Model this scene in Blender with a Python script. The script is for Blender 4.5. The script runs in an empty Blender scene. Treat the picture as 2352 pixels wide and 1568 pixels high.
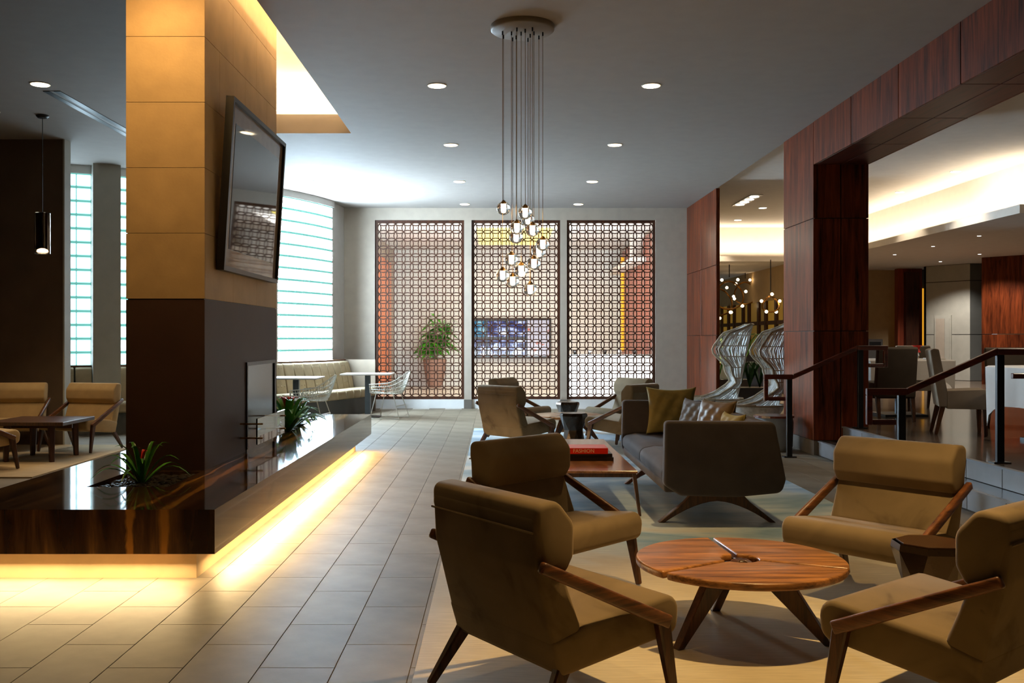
import bpy, bmesh, math, random
from mathutils import Vector, Matrix
PI = math.pi
sc = bpy.context.scene
C = sc.collection
random.seed(7)

# ------------------------------------------------------------------ camera, world, exposure
CAM_H, FPX, VX, VY = 1.36, 2260.0, 1140.0, 776.0
cam_d = bpy.data.cameras.new('camera')
cam_d.sensor_width = 36.0
cam_d.lens = FPX * 36.0 / 2352.0
cam_d.shift_x = (1176.0 - VX) / 2352.0
cam_d.shift_y = -(784.0 - VY) / 2352.0
cam_d.clip_end = 200
cam = bpy.data.objects.new('camera', cam_d)
C.objects.link(cam)
cam.location = (0, 0, CAM_H)
cam.rotation_euler = (PI / 2, 0, 0)
sc.camera = cam

world = bpy.data.worlds.new('world')
sc.world = world
world.use_nodes = True
bg = world.node_tree.nodes['Background']
bg.inputs[0].default_value = (0.62, 0.78, 0.85, 1)
bg.inputs[1].default_value = 0.35

sc.view_settings.view_transform = 'Standard'
sc.view_settings.look = 'None'
sc.view_settings.gamma = 1
sc.view_settings.use_curve_mapping = False
sc.view_settings.exposure = 0.0
sc.cycles.max_bounces = 6
sc.cycles.adaptive_threshold = 0.05
sc.cycles.diffuse_bounces = 3
sc.cycles.glossy_bounces = 3
sc.cycles.transmission_bounces = 5
sc.cycles.caustics_reflective = False
sc.cycles.caustics_refractive = False
sc.cycles.sample_clamp_indirect = 4.0

WARM = (1.0, 0.72, 0.40)
AMBER = (1.0, 0.62, 0.24)
CREAM = (1.0, 0.84, 0.62)
COOL = (0.78, 0.93, 1.0)


def area(name, loc, rot, sx, sy, power, col, parent=None, spread=PI):
    d = bpy.data.lights.new(name, 'AREA')
    d.shape = 'RECTANGLE'
    d.size, d.size_y = sx, sy
    d.energy = power
    d.color = col
    d.spread = spread
    o = bpy.data.objects.new(name, d)
    C.objects.link(o)
    o.location = loc
    o.rotation_euler = rot
    if parent:
        o.parent = parent
    return o


def spot(name, loc, power, col, ang=85, blend=0.6, parent=None, rot=(0, 0, 0), r=0.05):
    d = bpy.data.lights.new(name, 'SPOT')
    d.energy = power
    d.color = col
    d.spot_size = math.radians(ang)
    d.spot_blend = blend
    d.shadow_soft_size = r
    o = bpy.data.objects.new(name, d)
    C.objects.link(o)
    o.location = loc
    o.rotation_euler = rot
    if parent:
        o.parent = parent
    return o


# large area lights: LED strips in the coves and under the hearth, added fill for the entrance lobby
UP = (PI, 0, 0)
LED = (1.0, 0.70, 0.34)
area('hearth_led_strip', (-1.600, 8.75, 0.160), (0, math.radians(-38), 0), 0.04, 6.1, 140, LED)
area('hearth_led_strip', (-2.35, 5.48, 0.160), (math.radians(-38), 0, 0), 1.25, 0.04, 28, LED)
area('cove_led_strip', (-1.45, 9.0, 4.14), (PI, math.radians(-20), 0), 0.12, 6.2, 110, WARM)
area('cove_led_strip', (-2.25, 12.30, 4.14), UP, 0.95, 0.12, 40, WARM)
area('cove_led_strip', (-2.25, 5.45, 4.14), (math.radians(150), 0, 0), 0.95, 0.12, 120, AMBER)
area('cove_led_strip', (-3.0, 9.0, 4.14), (PI, math.radians(20), 0), 0.12, 6.2, 60, WARM)
for xw in (-2.52, -2.22):
    spot('wash_spot', (xw, 6.05, 4.49), 85, (1.0, .64, .26), 62, 0.9, None, (math.radians(30), 0, 0), 0.04)  # unseen spots added to brighten the chimney front
area('dining_cove_strip', (7.72, 18.6, 3.33), UP, 0.12, 9.2, 85, CREAM)
area('dining_cove_strip', (5.6, 23.25, 3.33), UP, 4.0, 0.12, 42, CREAM)
area('dining_cove_strip', (9.6, 13.85, 3.33), UP, 3.6, 0.12, 25, CREAM)
area('lobby_fill_light', (0.3, 19.55, 0.5), (math.radians(125), 0, 0), 5.6, 0.5, 480, (0.84, 0.95, 1.0))  # unseen light added behind the sill, standing in for lobby daylight
area('lobby_ceiling_panel', (0.9, 24.3, 3.80), (0, 0, 0), 1.7, 3.6, 160, (1.0, 0.96, 0.88))

# ------------------------------------------------------------------ materials
def srgb(r, g, b):
    f = lambda c: (c / 255 / 12.92) if c / 255 <= 0.04045 else ((c / 255 + 0.055) / 1.055) ** 2.4
    return (f(r), f(g), f(b), 1)


def newmat(name):
    m = bpy.data.materials.new(name)
    m.use_nodes = True
    nt = m.node_tree
    return m, nt, nt.nodes['Principled BSDF']


def N(nt, t, **kw):
    n = nt.nodes.new(t)
    for k, v in kw.items():
        if k.startswith('i_'):
            n.inputs[k[2:].replace('_', ' ')].default_value = v
        else:
            setattr(n, k, v)
    return n


def coords(nt, scale=(1, 1, 1), kind='Object'):
    tc = N(nt, 'ShaderNodeTexCoord')
    mp = N(nt, 'ShaderNodeMapping')
    mp.inputs['Scale'].default_value = scale
    nt.links.new(tc.outputs[kind], mp.inputs['Vector'])
    return mp


def ramp(nt, src, stops):
    r = N(nt, 'ShaderNodeValToRGB')
    el = r.color_ramp.elements
    el[0].position, el[0].color = stops[0]
    el[1].position, el[1].color = stops[-1]
    for p, c in stops[1:-1]:
        e = el.new(p)
        e.color = c
    nt.links.new(src, r.inputs[0])
    return r


def plain(name, col, rough=0.6, metal=0.0, var=0.06, nscale=6, bump=0.0, spec=0.5, coat=0, sheen=0, sheen_tint=None):
    m, nt, b = newmat(name)
    mp = coords(nt)
    no = N(nt, 'ShaderNodeTexNoise')
    no.inputs['Scale'].default_value = nscale
    no.inputs['Detail'].default_value = 4
    nt.links.new(mp.outputs[0], no.inputs['Vector'])
    lo = tuple(max(0, c * (1 - var * 1.6)) for c in col[:3]) + (1,)
    hi = tuple(min(1, c * (1 + var * 1.6)) for c in col[:3]) + (1,)
    r = ramp(nt, no.outputs['Fac'], [(0.3, lo), (0.7, hi)])
    nt.links.new(r.outputs[0], b.inputs['Base Color'])
    b.inputs['Roughness'].default_value = rough
    b.inputs['Metallic'].default_value = metal
    b.inputs['Specular IOR Level'].default_value = spec
    b.inputs['Coat Weight'].default_value = coat
    b.inputs['Coat Roughness'].default_value = 0.08
    if sheen:
        b.inputs['Sheen Weight'].default_value = sheen
        b.inputs['Sheen Roughness'].default_value = 0.35
        b.inputs['Sheen Tint'].default_value = sheen_tint or hi
    if bump:
        bp = N(nt, 'ShaderNodeBump')
        bp.inputs['Strength'].default_value = bump
        bp.inputs['Distance'].default_value = 0.01
        n2 = N(nt, 'ShaderNodeTexNoise')
        n2.inputs['Scale'].default_value = nscale * 14
        nt.links.new(mp.outputs[0], n2.inputs['Vector'])
        nt.links.new(n2.outputs['Fac'], bp.inputs['Height'])
        nt.links.new(bp.outputs[0], b.inputs['Normal'])
    return m


def wood(name, dark, light, axis='Z', scale=1.0, rough=0.4, coat=0.0, contrast=(0.32, 0.68)):
    m, nt, b = newmat(name)
    s = [9 * scale] * 3
    s['XYZ'.index(axis)] = 0.7 * scale
    oi = N(nt, 'ShaderNodeObjectInfo')
    tc = N(nt, 'ShaderNodeTexCoord')
    ad = N(nt, 'ShaderNodeVectorMath')
    ad.operation = 'ADD'
    ml = N(nt, 'ShaderNodeVectorMath')
    ml.operation = 'MULTIPLY'
    ml.inputs[1].default_value = (7, 13, 5)
    nt.links.new(oi.outputs['Random'], ml.inputs[0])
    nt.links.new(tc.outputs['Object'], ad.inputs[0])
    nt.links.new(ml.outputs[0], ad.inputs[1])
    mp = N(nt, 'ShaderNodeMapping')
    mp.inputs['Scale'].default_value = s
    nt.links.new(ad.outputs[0], mp.inputs['Vector'])
    no = N(nt, 'ShaderNodeTexNoise')
    no.inputs['Scale'].default_value = 1.6
    no.inputs['Detail'].default_value = 7
    no.inputs['Roughness'].default_value = 0.62
    no.inputs['Distortion'].default_value = 0.6
    nt.links.new(mp.outputs[0], no.inputs['Vector'])
    n2 = N(nt, 'ShaderNodeTexNoise')
    n2.inputs['Scale'].default_value = 9
    n2.inputs['Detail'].default_value = 3
    nt.links.new(mp.outputs[0], n2.inputs['Vector'])
    mx = N(nt, 'ShaderNodeMath')
    mx.operation = 'MULTIPLY_ADD'
    mx.inputs[1].default_value = 0.3
    nt.links.new(n2.outputs['Fac'], mx.inputs[0])
    nt.links.new(no.outputs['Fac'], mx.inputs[2])
    sb = N(nt, 'ShaderNodeMath')
    sb.operation = 'SUBTRACT'
    sb.inputs[1].default_value = 0.15
    nt.links.new(mx.outputs[0], sb.inputs[0])
    mid = tuple((a + c) / 2 for a, c in zip(dark, light))
    r = ramp(nt, sb.outputs[0], [(contrast[0], dark), (0.5, mid), (contrast[1], light)])
    nt.links.new(r.outputs[0], b.inputs['Base Color'])
    b.inputs['Roughness'].default_value = rough
    b.inputs['Coat Weight'].default_value = coat
    b.inputs['Coat Roughness'].default_value = 0.12
    return m


def emit(name, col, strength, base=None):
    m, nt, b = newmat(name)
    b.inputs['Base Color'].default_value = base or col
    b.inputs['Emission Color'].default_value = col
    b.inputs['Emission Strength'].default_value = strength
    return m


def glassmat(name, col=(1, 1, 1, 1), rough=0.0, ior=1.45):
    m, nt, b = newmat(name)
    b.inputs['Base Color'].default_value = col
    b.inputs['Transmission Weight'].default_value = 1
    b.inputs['Roughness'].default_value = rough
    b.inputs['IOR'].default_value = ior
    return m


M = {}
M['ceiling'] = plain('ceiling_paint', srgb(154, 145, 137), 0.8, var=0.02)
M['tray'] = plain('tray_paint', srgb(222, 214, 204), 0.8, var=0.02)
M['white'] = plain('white_paint', srgb(226, 224, 220), 0.7, var=0.02)
M['taupe'] = plain('taupe_paint', srgb(176, 162, 146), 0.75, var=0.03)
M['brown_wall'] = plain('brown_wallcovering', srgb(96, 78, 62), 0.7, var=0.08, nscale=3)
M['tan'] = plain('tan_paint', srgb(186, 160, 118), 0.75, var=0.03)
M['canopy'] = plain('canopy_enamel', srgb(128, 118, 106), 0.5)
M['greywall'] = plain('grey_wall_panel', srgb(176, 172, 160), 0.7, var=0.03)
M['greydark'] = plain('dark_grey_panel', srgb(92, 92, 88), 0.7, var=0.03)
M['limestone'] = plain('limestone', srgb(188, 158, 112), 0.55, var=0.07, nscale=4, bump=0.06)
M['dkpanel'] = plain('dark_bronze_panel', srgb(64, 47, 40), 0.48, var=0.06, nscale=2, spec=0.2)
M['grout'] = plain('grout', srgb(88, 78, 66), 0.9)
M['plinth'] = plain('plinth_stone', srgb(206, 180, 140), 0.6, var=0.05, bump=0.03)
M['black'] = plain('black_metal', srgb(24, 23, 24), 0.42, metal=0.3)
M['blackframe'] = plain('black_frame', srgb(16, 15, 15), 0.35)
M['bronze'] = plain('bronze', srgb(150, 108, 52), 0.3, metal=1)
M['brass'] = plain('brass_wire', srgb(150, 120, 80), 0.35, metal=0.9)
M['greybase'] = plain('grey_base_tile', srgb(104, 96, 88), 0.5, var=0.06)
M['riser'] = plain('riser_tile', srgb(116, 118, 123), 0.35, var=0.06)
M['step'] = plain('dark_step_stone', srgb(62, 56, 52), 0.25, var=0.1)
M['platform'] = plain('dark_polished_floor', srgb(96, 80, 66), 0.14, var=0.15, nscale=2)
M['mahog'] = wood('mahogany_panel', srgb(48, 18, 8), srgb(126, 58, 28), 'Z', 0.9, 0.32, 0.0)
M['mahog'].node_tree.nodes['Principled BSDF'].inputs['Specular IOR Level'].default_value = 0.16
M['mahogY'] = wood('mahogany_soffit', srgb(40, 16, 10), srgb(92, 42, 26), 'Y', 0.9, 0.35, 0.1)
M['walnut'] = wood('walnut_leg', srgb(42, 24, 13), srgb(92, 55, 30), 'Z', 3, 0.36)
M['walnutY'] = wood('walnut_arm', srgb(56, 31, 16), srgb(122, 74, 40), 'Y', 3, 0.38, 0.0)
M['walnutX'] = wood('walnut_top', srgb(88, 54, 26), srgb(186, 126, 70), 'X', 1.6, 0.36, 0.08)
M['walnutTop'] = wood('walnut_long_top', srgb(116, 72, 44), srgb(172, 116, 76), 'Y', 1.2, 0.22, 0.3)
M['rail'] = wood('rail_wood', srgb(50, 18, 10), srgb(112, 46, 24), 'X', 2, 0.3, 0.3)
M['screenwood'] = wood('screen_wood', srgb(44, 22, 12), srgb(84, 44, 24), 'Z', 2, 0.4)
M['orange_wood'] = wood('orange_wood', srgb(170, 78, 36), srgb(226, 128, 70), 'Z', 0.8, 0.4)
M['red_wood'] = wood('red_wood', srgb(104, 40, 20), srgb(160, 72, 40), 'Z', 0.8, 0.4)
M['sofa'] = plain('sofa_velvet', srgb(74, 67, 66), 0.85, var=0.08, nscale=5, bump=0.05, spec=0.2, sheen=0.25, sheen_tint=srgb(170, 160, 160))
M['cream_fab'] = plain('cream_fabric', srgb(188, 160, 116), 0.85, var=0.05, nscale=8, spec=0.2, sheen=0.2)
M['bench'] = plain('bench_fabric', srgb(172, 154, 124), 0.85, var=0.07, nscale=6, spec=0.2, sheen=0.2, bump=0.05)
M['slip'] = plain('slipcover', srgb(140, 126, 110), 0.85, var=0.05, spec=0.2, sheen=0.2)
M['slip_dark'] = plain('slipcover_dark', srgb(92, 82, 72), 0.85, var=0.05, spec=0.2, sheen=0.15)
M['cloth'] = plain('tablecloth', srgb(226, 220, 214), 0.8, var=0.02)
M['wire'] = plain('pale_wire', srgb(214, 210, 198), 0.4, var=0.03)
M['rattan'] = plain('rattan_pole', srgb(150, 132, 108), 0.5, var=0.12, nscale=20)
M['strand'] = plain('grey_strand', srgb(212, 212, 210), 0.55, var=0.15, nscale=20)
M['tabletop'] = plain('pale_table', srgb(200, 192, 182), 0.3, var=0.04)
M['tcol'] = plain('steel_column', srgb(84, 92, 98), 0.35, metal=0.5)
M['leaf'] = plain('leaf', srgb(74, 142, 38), 0.3, var=0.3, nscale=9)
M['leafdk'] = plain('leaf_dark', srgb(38, 84, 30), 0.4, var=0.3, nscale=9)
M['red'] = plain('red_bract', srgb(214, 40, 26), 0.4, var=0.2)
M['pebble'] = plain('pebble', srgb(58, 52, 46), 0.25, var=0.3, nscale=30)
M['pot'] = plain('terracotta', srgb(150, 116, 100), 0.6, var=0.1)
M['bookred'] = plain('red_cover', srgb(206, 30, 14), 0.3, var=0.03)
M['bookblack'] = plain('black_cover', srgb(28, 26, 26), 0.3)
M['bookdark'] = plain('dark_cover', srgb(46, 38, 32), 0.35)
M['page'] = plain('pages', srgb(216, 206, 190), 0.8)
M['ink'] = plain('ink_white', srgb(226, 190, 150), 0.6)
M['inkgold'] = plain('ink_gold', srgb(150, 136, 116), 0.6)
M['steel'] = plain('brushed_steel', srgb(150, 150, 148), 0.3, metal=0.9)
M['chrome'] = plain('smoked_chrome', srgb(120, 110, 100), 0.08, metal=1.0, var=0.02)
M['ottoman'] = plain('ottoman_fabric', srgb(120, 128, 138), 0.8)
M['mat'] = plain('picture_mat', srgb(150, 130, 112), 0.7)
M['lens'] = emit('lamp_lens', (1.0, 0.80, 0.50, 1), 9)
M['lensw'] = emit('lamp_lens_white', (1.0, 0.95, 0.85, 1), 7)
M['bulb'] = emit('bulb_glow', (1.0, 0.72, 0.40, 1), 12)
M['chbulb'] = emit('chandelier_core', (1.0, 0.80, 0.52, 1), 24)
M['glass'] = glassmat('clear_glass')
M['globe'] = glassmat('globe_glass', (1, 0.97, 0.93, 1), 0.0, 1.3)
M['lime'] = emit('backlit_lime_glass', srgb(206, 222, 120), 0.8)
M['ambergl'] = emit('amber_lit_niche', srgb(232, 160, 40), 0.9)
M['yellowbox'] = emit('yellow_lightbox', srgb(255, 236, 120), 1.6)


def velvet():
    m, nt, b = newmat('taupe_velvet')
    mp = coords(nt)
    n1 = N(nt, 'ShaderNodeTexNoise')
    n1.inputs['Scale'].default_value = 3.2
    n1.inputs['Detail'].default_value = 4
    n1.inputs['Distortion'].default_value = 0.8
    nt.links.new(mp.outputs[0], n1.inputs['Vector'])
    r = ramp(nt, n1.outputs['Fac'], [(0.28, srgb(76, 62, 44)), (0.42, srgb(112, 96, 72)), (0.8, srgb(130, 111, 85))])
    nt.links.new(r.outputs[0], b.inputs['Base Color'])
    b.inputs['Roughness'].default_value = 0.8
    b.inputs['Specular IOR Level'].default_value = 0.15
    b.inputs['Sheen Weight'].default_value = 0.8
    b.inputs['Sheen Roughness'].default_value = 0.3
    b.inputs['Sheen Tint'].default_value = srgb(190, 170, 150)
    return m


M['velvet'] = velvet()


def marble():
    # dark brown emperador slab: long veins running in y, two ochre veins
    m, nt, b = newmat('brown_marble')
    tc = N(nt, 'ShaderNodeTexCoord')
    mp = N(nt, 'ShaderNodeMapping')
    mp.inputs['Scale'].default_value = (5.0, 0.55, 0.6)
    mp.inputs['Rotation'].default_value = (0, 0, math.radians(7))
    nt.links.new(tc.outputs['Object'], mp.inputs['Vector'])
    n1 = N(nt, 'ShaderNodeTexNoise')
    n1.inputs['Scale'].default_value = 1.3
    n1.inputs['Detail'].default_value = 9
    n1.inputs['Roughness'].default_value = 0.62
    n1.inputs['Distortion'].default_value = 0.5
    nt.links.new(mp.outputs[0], n1.inputs['Vector'])
    r = ramp(nt, n1.outputs['Fac'], [(0.28, srgb(28, 18, 11)), (0.45, srgb(58, 39, 24)), (0.56, srgb(88, 61, 38)),
                                     (0.64, srgb(120, 84, 44)), (0.70, srgb(62, 42, 26))])
    # bold ochre veins: bands in x with a noisy edge
    sx = N(nt, 'ShaderNodeSeparateXYZ')
    nt.links.new(tc.outputs['Object'], sx.inputs[0])
    n2 = N(nt, 'ShaderNodeTexNoise')
    n2.inputs['Scale'].default_value = 2.2
    n2.inputs['Detail'].default_value = 6
    mp3 = N(nt, 'ShaderNodeMapping'); mp3.inputs['Scale'].default_value = (1.5, 0.45, 0.5)
    nt.links.new(tc.outputs['Object'], mp3.inputs['Vector'])
    nt.links.new(mp3.outputs[0], n2.inputs['Vector'])
    wob = N(nt, 'ShaderNodeMath')
    wob.operation = 'MULTIPLY_ADD'
    wob.inputs[1].default_value = 0.30
    nt.links.new(n2.outputs['Fac'], wob.inputs[0])
    nt.links.new(sx.outputs['X'], wob.inputs[2])
    vein = None
    for x0, w in ((-1.88 + 0.15, 0.04), (-2.03 + 0.15, 0.02)):
        s = N(nt, 'ShaderNodeMath')
        s.operation = 'SUBTRACT'
        s.inputs[1].default_value = x0
        nt.links.new(wob.outputs[0], s.inputs[0])
        a = N(nt, 'ShaderNodeMath')
        a.operation = 'ABSOLUTE'
        nt.links.new(s.outputs[0], a.inputs[0])
        mr = N(nt, 'ShaderNodeMapRange')
        mr.inputs['From Min'].default_value = w * 0.5
        mr.inputs['From Max'].default_value = w
        mr.inputs['To Min'].default_value = 1
        mr.inputs['To Max'].default_value = 0
        nt.links.new(a.outputs[0], mr.inputs['Value'])
        if vein is None:
            vein = mr
        else:
            mxx = N(nt, 'ShaderNodeMath')
            mxx.operation = 'MAXIMUM'
            nt.links.new(vein.outputs[0], mxx.inputs[0])
            nt.links.new(mr.outputs[0], mxx.inputs[1])
            vein = mxx
    mix = N(nt, 'ShaderNodeMix')
    mix.data_type = 'RGBA'
    nt.links.new(vein.outputs[0], mix.inputs['Factor'])
    nt.links.new(r.outputs[0], mix.inputs['A'])
    mix.inputs['B'].default_value = srgb(176, 122, 52)
    nt.links.new(mix.outputs['Result'], b.inputs['Base Color'])
    b.inputs['Roughness'].default_value = 0.06
    b.inputs['Specular IOR Level'].default_value = 0.7
    bp = N(nt, 'ShaderNodeBump')
    bp.inputs['Strength'].default_value = 0.03
    bp.inputs['Distance'].default_value = 0.004
    nt.links.new(n1.outputs['Fac'], bp.inputs['Height'])
    nt.links.new(bp.outputs[0], b.inputs['Normal'])
    return m


M['marble'] = marble()


def tilemat():
    m, nt, b = newmat('porcelain_tile')
    mp = coords(nt)
    oi = N(nt, 'ShaderNodeObjectInfo')
    n1 = N(nt, 'ShaderNodeTexNoise')
    n1.inputs['Scale'].default_value = 3.5
    n1.inputs['Detail'].default_value = 6
    nt.links.new(mp.outputs[0], n1.inputs['Vector'])
    r = ramp(nt, n1.outputs['Fac'], [(0.3, srgb(112, 101, 86)), (0.7, srgb(136, 124, 106))])
    hs = N(nt, 'ShaderNodeHueSaturation')
    mr = N(nt, 'ShaderNodeMapRange')
    mr.inputs['To Min'].default_value = 0.93
    mr.inputs['To Max'].default_value = 1.07
    nt.links.new(oi.outputs['Random'], mr.inputs['Value'])
    nt.links.new(mr.outputs[0], hs.inputs['Value'])
    nt.links.new(r.outputs[0], hs.inputs['Color'])
    nt.links.new(hs.outputs[0], b.inputs['Base Color'])
    b.inputs['Roughness'].default_value = 0.55
    b.inputs['Specular IOR Level'].default_value = 0.3
    bp = N(nt, 'ShaderNodeBump')
    bp.inputs['Strength'].default_value = 0.08
    bp.inputs['Distance'].default_value = 0.003
    n2 = N(nt, 'ShaderNodeTexNoise')
    n2.inputs['Scale'].default_value = 90
    nt.links.new(mp.outputs[0], n2.inputs['Vector'])
    nt.links.new(n2.outputs['Fac'], bp.inputs['Height'])
    nt.links.new(bp.outputs[0], b.inputs['Normal'])
    return m


M['tile'] = tilemat()


def rugmat(name, c1, c2, blue=None):
    """hand-tufted rug: beige with (optionally) a washed blue field in its far part"""
    m, nt, b = newmat(name)
    mp = coords(nt)
    n1 = N(nt, 'ShaderNodeTexNoise')
    n1.inputs['Scale'].default_value = 0.7
    n1.inputs['Detail'].default_value = 4
    nt.links.new(mp.outputs[0], n1.inputs['Vector'])
    r = ramp(nt, n1.outputs['Fac'], [(0.40, c1), (0.60, c2)])
    last = r.outputs[0]
    mp2 = coords(nt, (2.2, 26, 1))
    n2 = N(nt, 'ShaderNodeTexNoise')
    n2.inputs['Scale'].default_value = 3
    n2.inputs['Detail'].default_value = 6
    nt.links.new(mp2.outputs[0], n2.inputs['Vector'])
    if blue is not None:
        mp4 = coords(nt, (0.8, 1.6, 1))
        n3 = N(nt, 'ShaderNodeTexNoise')
        n3.inputs['Scale'].default_value = 1.1
        n3.inputs['Detail'].default_value = 5
        n3.inputs['Distortion'].default_value = 0.6
        nt.links.new(mp4.outputs[0], n3.inputs['Vector'])
        r3 = ramp(nt, n3.outputs['Fac'], [(0.36, srgb(230, 238, 242)), (0.48, srgb(196, 217, 230)), (0.60, srgb(136, 174, 200)), (0.72, srgb(186, 206, 214))])
        sx = N(nt, 'ShaderNodeSeparateXYZ')
        nt.links.new(mp.outputs[0], sx.inputs[0])
        wv = N(nt, 'ShaderNodeMath'); wv.operation = 'MULTIPLY_ADD'
        wv.inputs[1].default_value = 2.6
        nt.links.new(n3.outputs['Fac'], wv.inputs[0])
        nt.links.new(sx.outputs['Y'], wv.inputs[2])
        mr0 = N(nt, 'ShaderNodeMapRange')
        mr0.inputs['From Min'].default_value = 7.0
        mr0.inputs['From Max'].default_value = 8.1
        nt.links.new(wv.outputs[0], mr0.inputs['Value'])
        mx = N(nt, 'ShaderNodeMix'); mx.data_type = 'RGBA'
        nt.links.new(mr0.outputs[0], mx.inputs['Factor'])
        nt.links.new(r.outputs[0], mx.inputs['A'])
        nt.links.new(r3.outputs[0], mx.inputs['B'])
        last = mx.outputs['Result']
    mr = N(nt, 'ShaderNodeMapRange')
    mr.inputs['From Min'].default_value = 0.3
    mr.inputs['From Max'].default_value = 0.7
    mr.inputs['To Min'].default_value = 0.86
    mr.inputs['To Max'].default_value = 1.12
    nt.links.new(n2.outputs['Fac'], mr.inputs['Value'])
    hs = N(nt, 'ShaderNodeHueSaturation')
    nt.links.new(mr.outputs[0], hs.inputs['Value'])
    nt.links.new(last, hs.inputs['Color'])
    nt.links.new(hs.outputs[0], b.inputs['Base Color'])
    b.inputs['Roughness'].default_value = 0.46 if blue else 0.8
    b.inputs['Specular IOR Level'].default_value = 0.6 if blue else 0.1
    bp = N(nt, 'ShaderNodeBump')
    bp.inputs['Strength'].default_value = 0.12
    bp.inputs['Distance'].default_value = 0.008
    nt.links.new(n2.outputs['Fac'], bp.inputs['Height'])
    nt.links.new(bp.outputs[0], b.inputs['Normal'])
    return m


M['rug'] = rugmat('lounge_rug', srgb(180, 164, 132), srgb(200, 188, 164), True)
M['rug2'] = rugmat('beige_rug', srgb(168, 146, 112), srgb(190, 168, 134))


def blockmat(name, strength, rimcol):
    # pressed glass block whose own glow stands in for daylight outside
    m, nt, b = newmat(name)
    tc = N(nt, 'ShaderNodeTexCoord')
    mp = N(nt, 'ShaderNodeMapping')
    mp.inputs['Scale'].default_value = (1.6, 1, 0.5)
    nt.links.new(tc.outputs['Object'], mp.inputs['Vector'])
    oi = N(nt, 'ShaderNodeObjectInfo')
    ad = N(nt, 'ShaderNodeVectorMath')
    ad.operation = 'ADD'
    nt.links.new(mp.outputs[0], ad.inputs[0])
    nt.links.new(oi.outputs['Random'], ad.inputs[1])
    n1 = N(nt, 'ShaderNodeTexNoise')
    n1.inputs['Scale'].default_value = 22
    n1.inputs['Detail'].default_value = 2
    nt.links.new(ad.outputs[0], n1.inputs['Vector'])
    r = ramp(nt, n1.outputs['Fac'], [(0.35, (0.58, 0.79, 0.93, 1)), (0.55, (0.62, 0.81, 1.0, 1))])
    # the thick pressed rim of each block passes less light and looks greener
    sx = N(nt, 'ShaderNodeSeparateXYZ')
    nt.links.new(tc.outputs['Object'], sx.inputs[0])
    az = N(nt, 'ShaderNodeMath'); az.operation = 'ABSOLUTE'
    nt.links.new(sx.outputs['Z'], az.inputs[0])
    rim = N(nt, 'ShaderNodeMapRange')
    rim.inputs['From Min'].default_value = 0.066
    rim.inputs['From Max'].default_value = 0.080
    nt.links.new(az.outputs[0], rim.inputs['Value'])
    ax = N(nt, 'ShaderNodeMath'); ax.operation = 'ABSOLUTE'
    nt.links.new(sx.outputs['X'], ax.inputs[0])
    rimx = N(nt, 'ShaderNodeMapRange')
    rimx.inputs['From Min'].default_value = 0.080
    rimx.inputs['From Max'].default_value = 0.094
    rimx.inputs['To Max'].default_value = 0.9
    nt.links.new(ax.outputs[0], rimx.inputs['Value'])
    rmax = N(nt, 'ShaderNodeMath'); rmax.operation = 'MAXIMUM'
    nt.links.new(rim.outputs[0], rmax.inputs[0])
    nt.links.new(rimx.outputs[0], rmax.inputs[1])
    rim = rmax
    mx = N(nt, 'ShaderNodeMix'); mx.data_type = 'RGBA'
    nt.links.new(rim.outputs[0], mx.inputs['Factor'])
    nt.links.new(r.outputs[0], mx.inputs['A'])
    mx.inputs['B'].default_value = rimcol
    nt.links.new(mx.outputs['Result'], b.inputs['Emission Color'])
    b.inputs['Emission Strength'].default_value = strength
    b.inputs['Base Color'].default_value = (0.5, 0.62, 0.62, 1)
    b.inputs['Roughness'].default_value = 0.12
    return m


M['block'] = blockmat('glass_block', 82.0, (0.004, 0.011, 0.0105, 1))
M['block_dim'] = blockmat('glass_block_dim_glow', 7.0, (0.045, 0.12, 0.115, 1))  # copy with a weaker daylight glow, keeping the near room darker
M['mortar'] = emit('teal_mortar', srgb(110, 176, 168), 0.75)  # faint glow in the joints stands in for daylight coming through


def screenmat(name, seed, tint, strength=1.2, scale=1.5):
    m, nt, b = newmat(name)
    mp = coords(nt, (scale, scale, scale * 1.6))
    mp.inputs['Location'].default_value = (seed, seed * 2.3, seed * 1.7)
    v = N(nt, 'ShaderNodeTexNoise')
    v.inputs['Scale'].default_value = 2.4
    v.inputs['Detail'].default_value = 3
    nt.links.new(mp.outputs[0], v.inputs['Vector'])
    r = ramp(nt, v.outputs['Fac'], tint)
    nt.links.new(r.outputs[0], b.inputs['Emission Color'])
    b.inputs['Emission Strength'].default_value = strength
    b.inputs['Base Color'].default_value = (0.02, 0.02, 0.03, 1)
    b.inputs['Roughness'].default_value = 0.15
    return m


def photomat():
    # framed photograph: soft dusk gradient from slate to brown
    m, nt, b = newmat('dusk_photograph')
    tc = N(nt, 'ShaderNodeTexCoord')
    sx = N(nt, 'ShaderNodeSeparateXYZ')
    nt.links.new(tc.outputs['Generated'], sx.inputs[0])
    r = ramp(nt, sx.outputs['Z'], [(0.0, srgb(46, 34, 28)), (0.30, srgb(64, 48, 40)), (0.45, srgb(82, 74, 70)), (1.0, srgb(84, 90, 96))])
    nt.links.new(r.outputs[0], b.inputs['Base Color'])
    b.inputs['Roughness'].default_value = 0.03
    b.inputs['Specular IOR Level'].default_value = 0.6
    return m


M['photo'] = photomat()
M['mat'].node_tree.nodes['Principled BSDF'].inputs['Roughness'].default_value = 0.05

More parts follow.
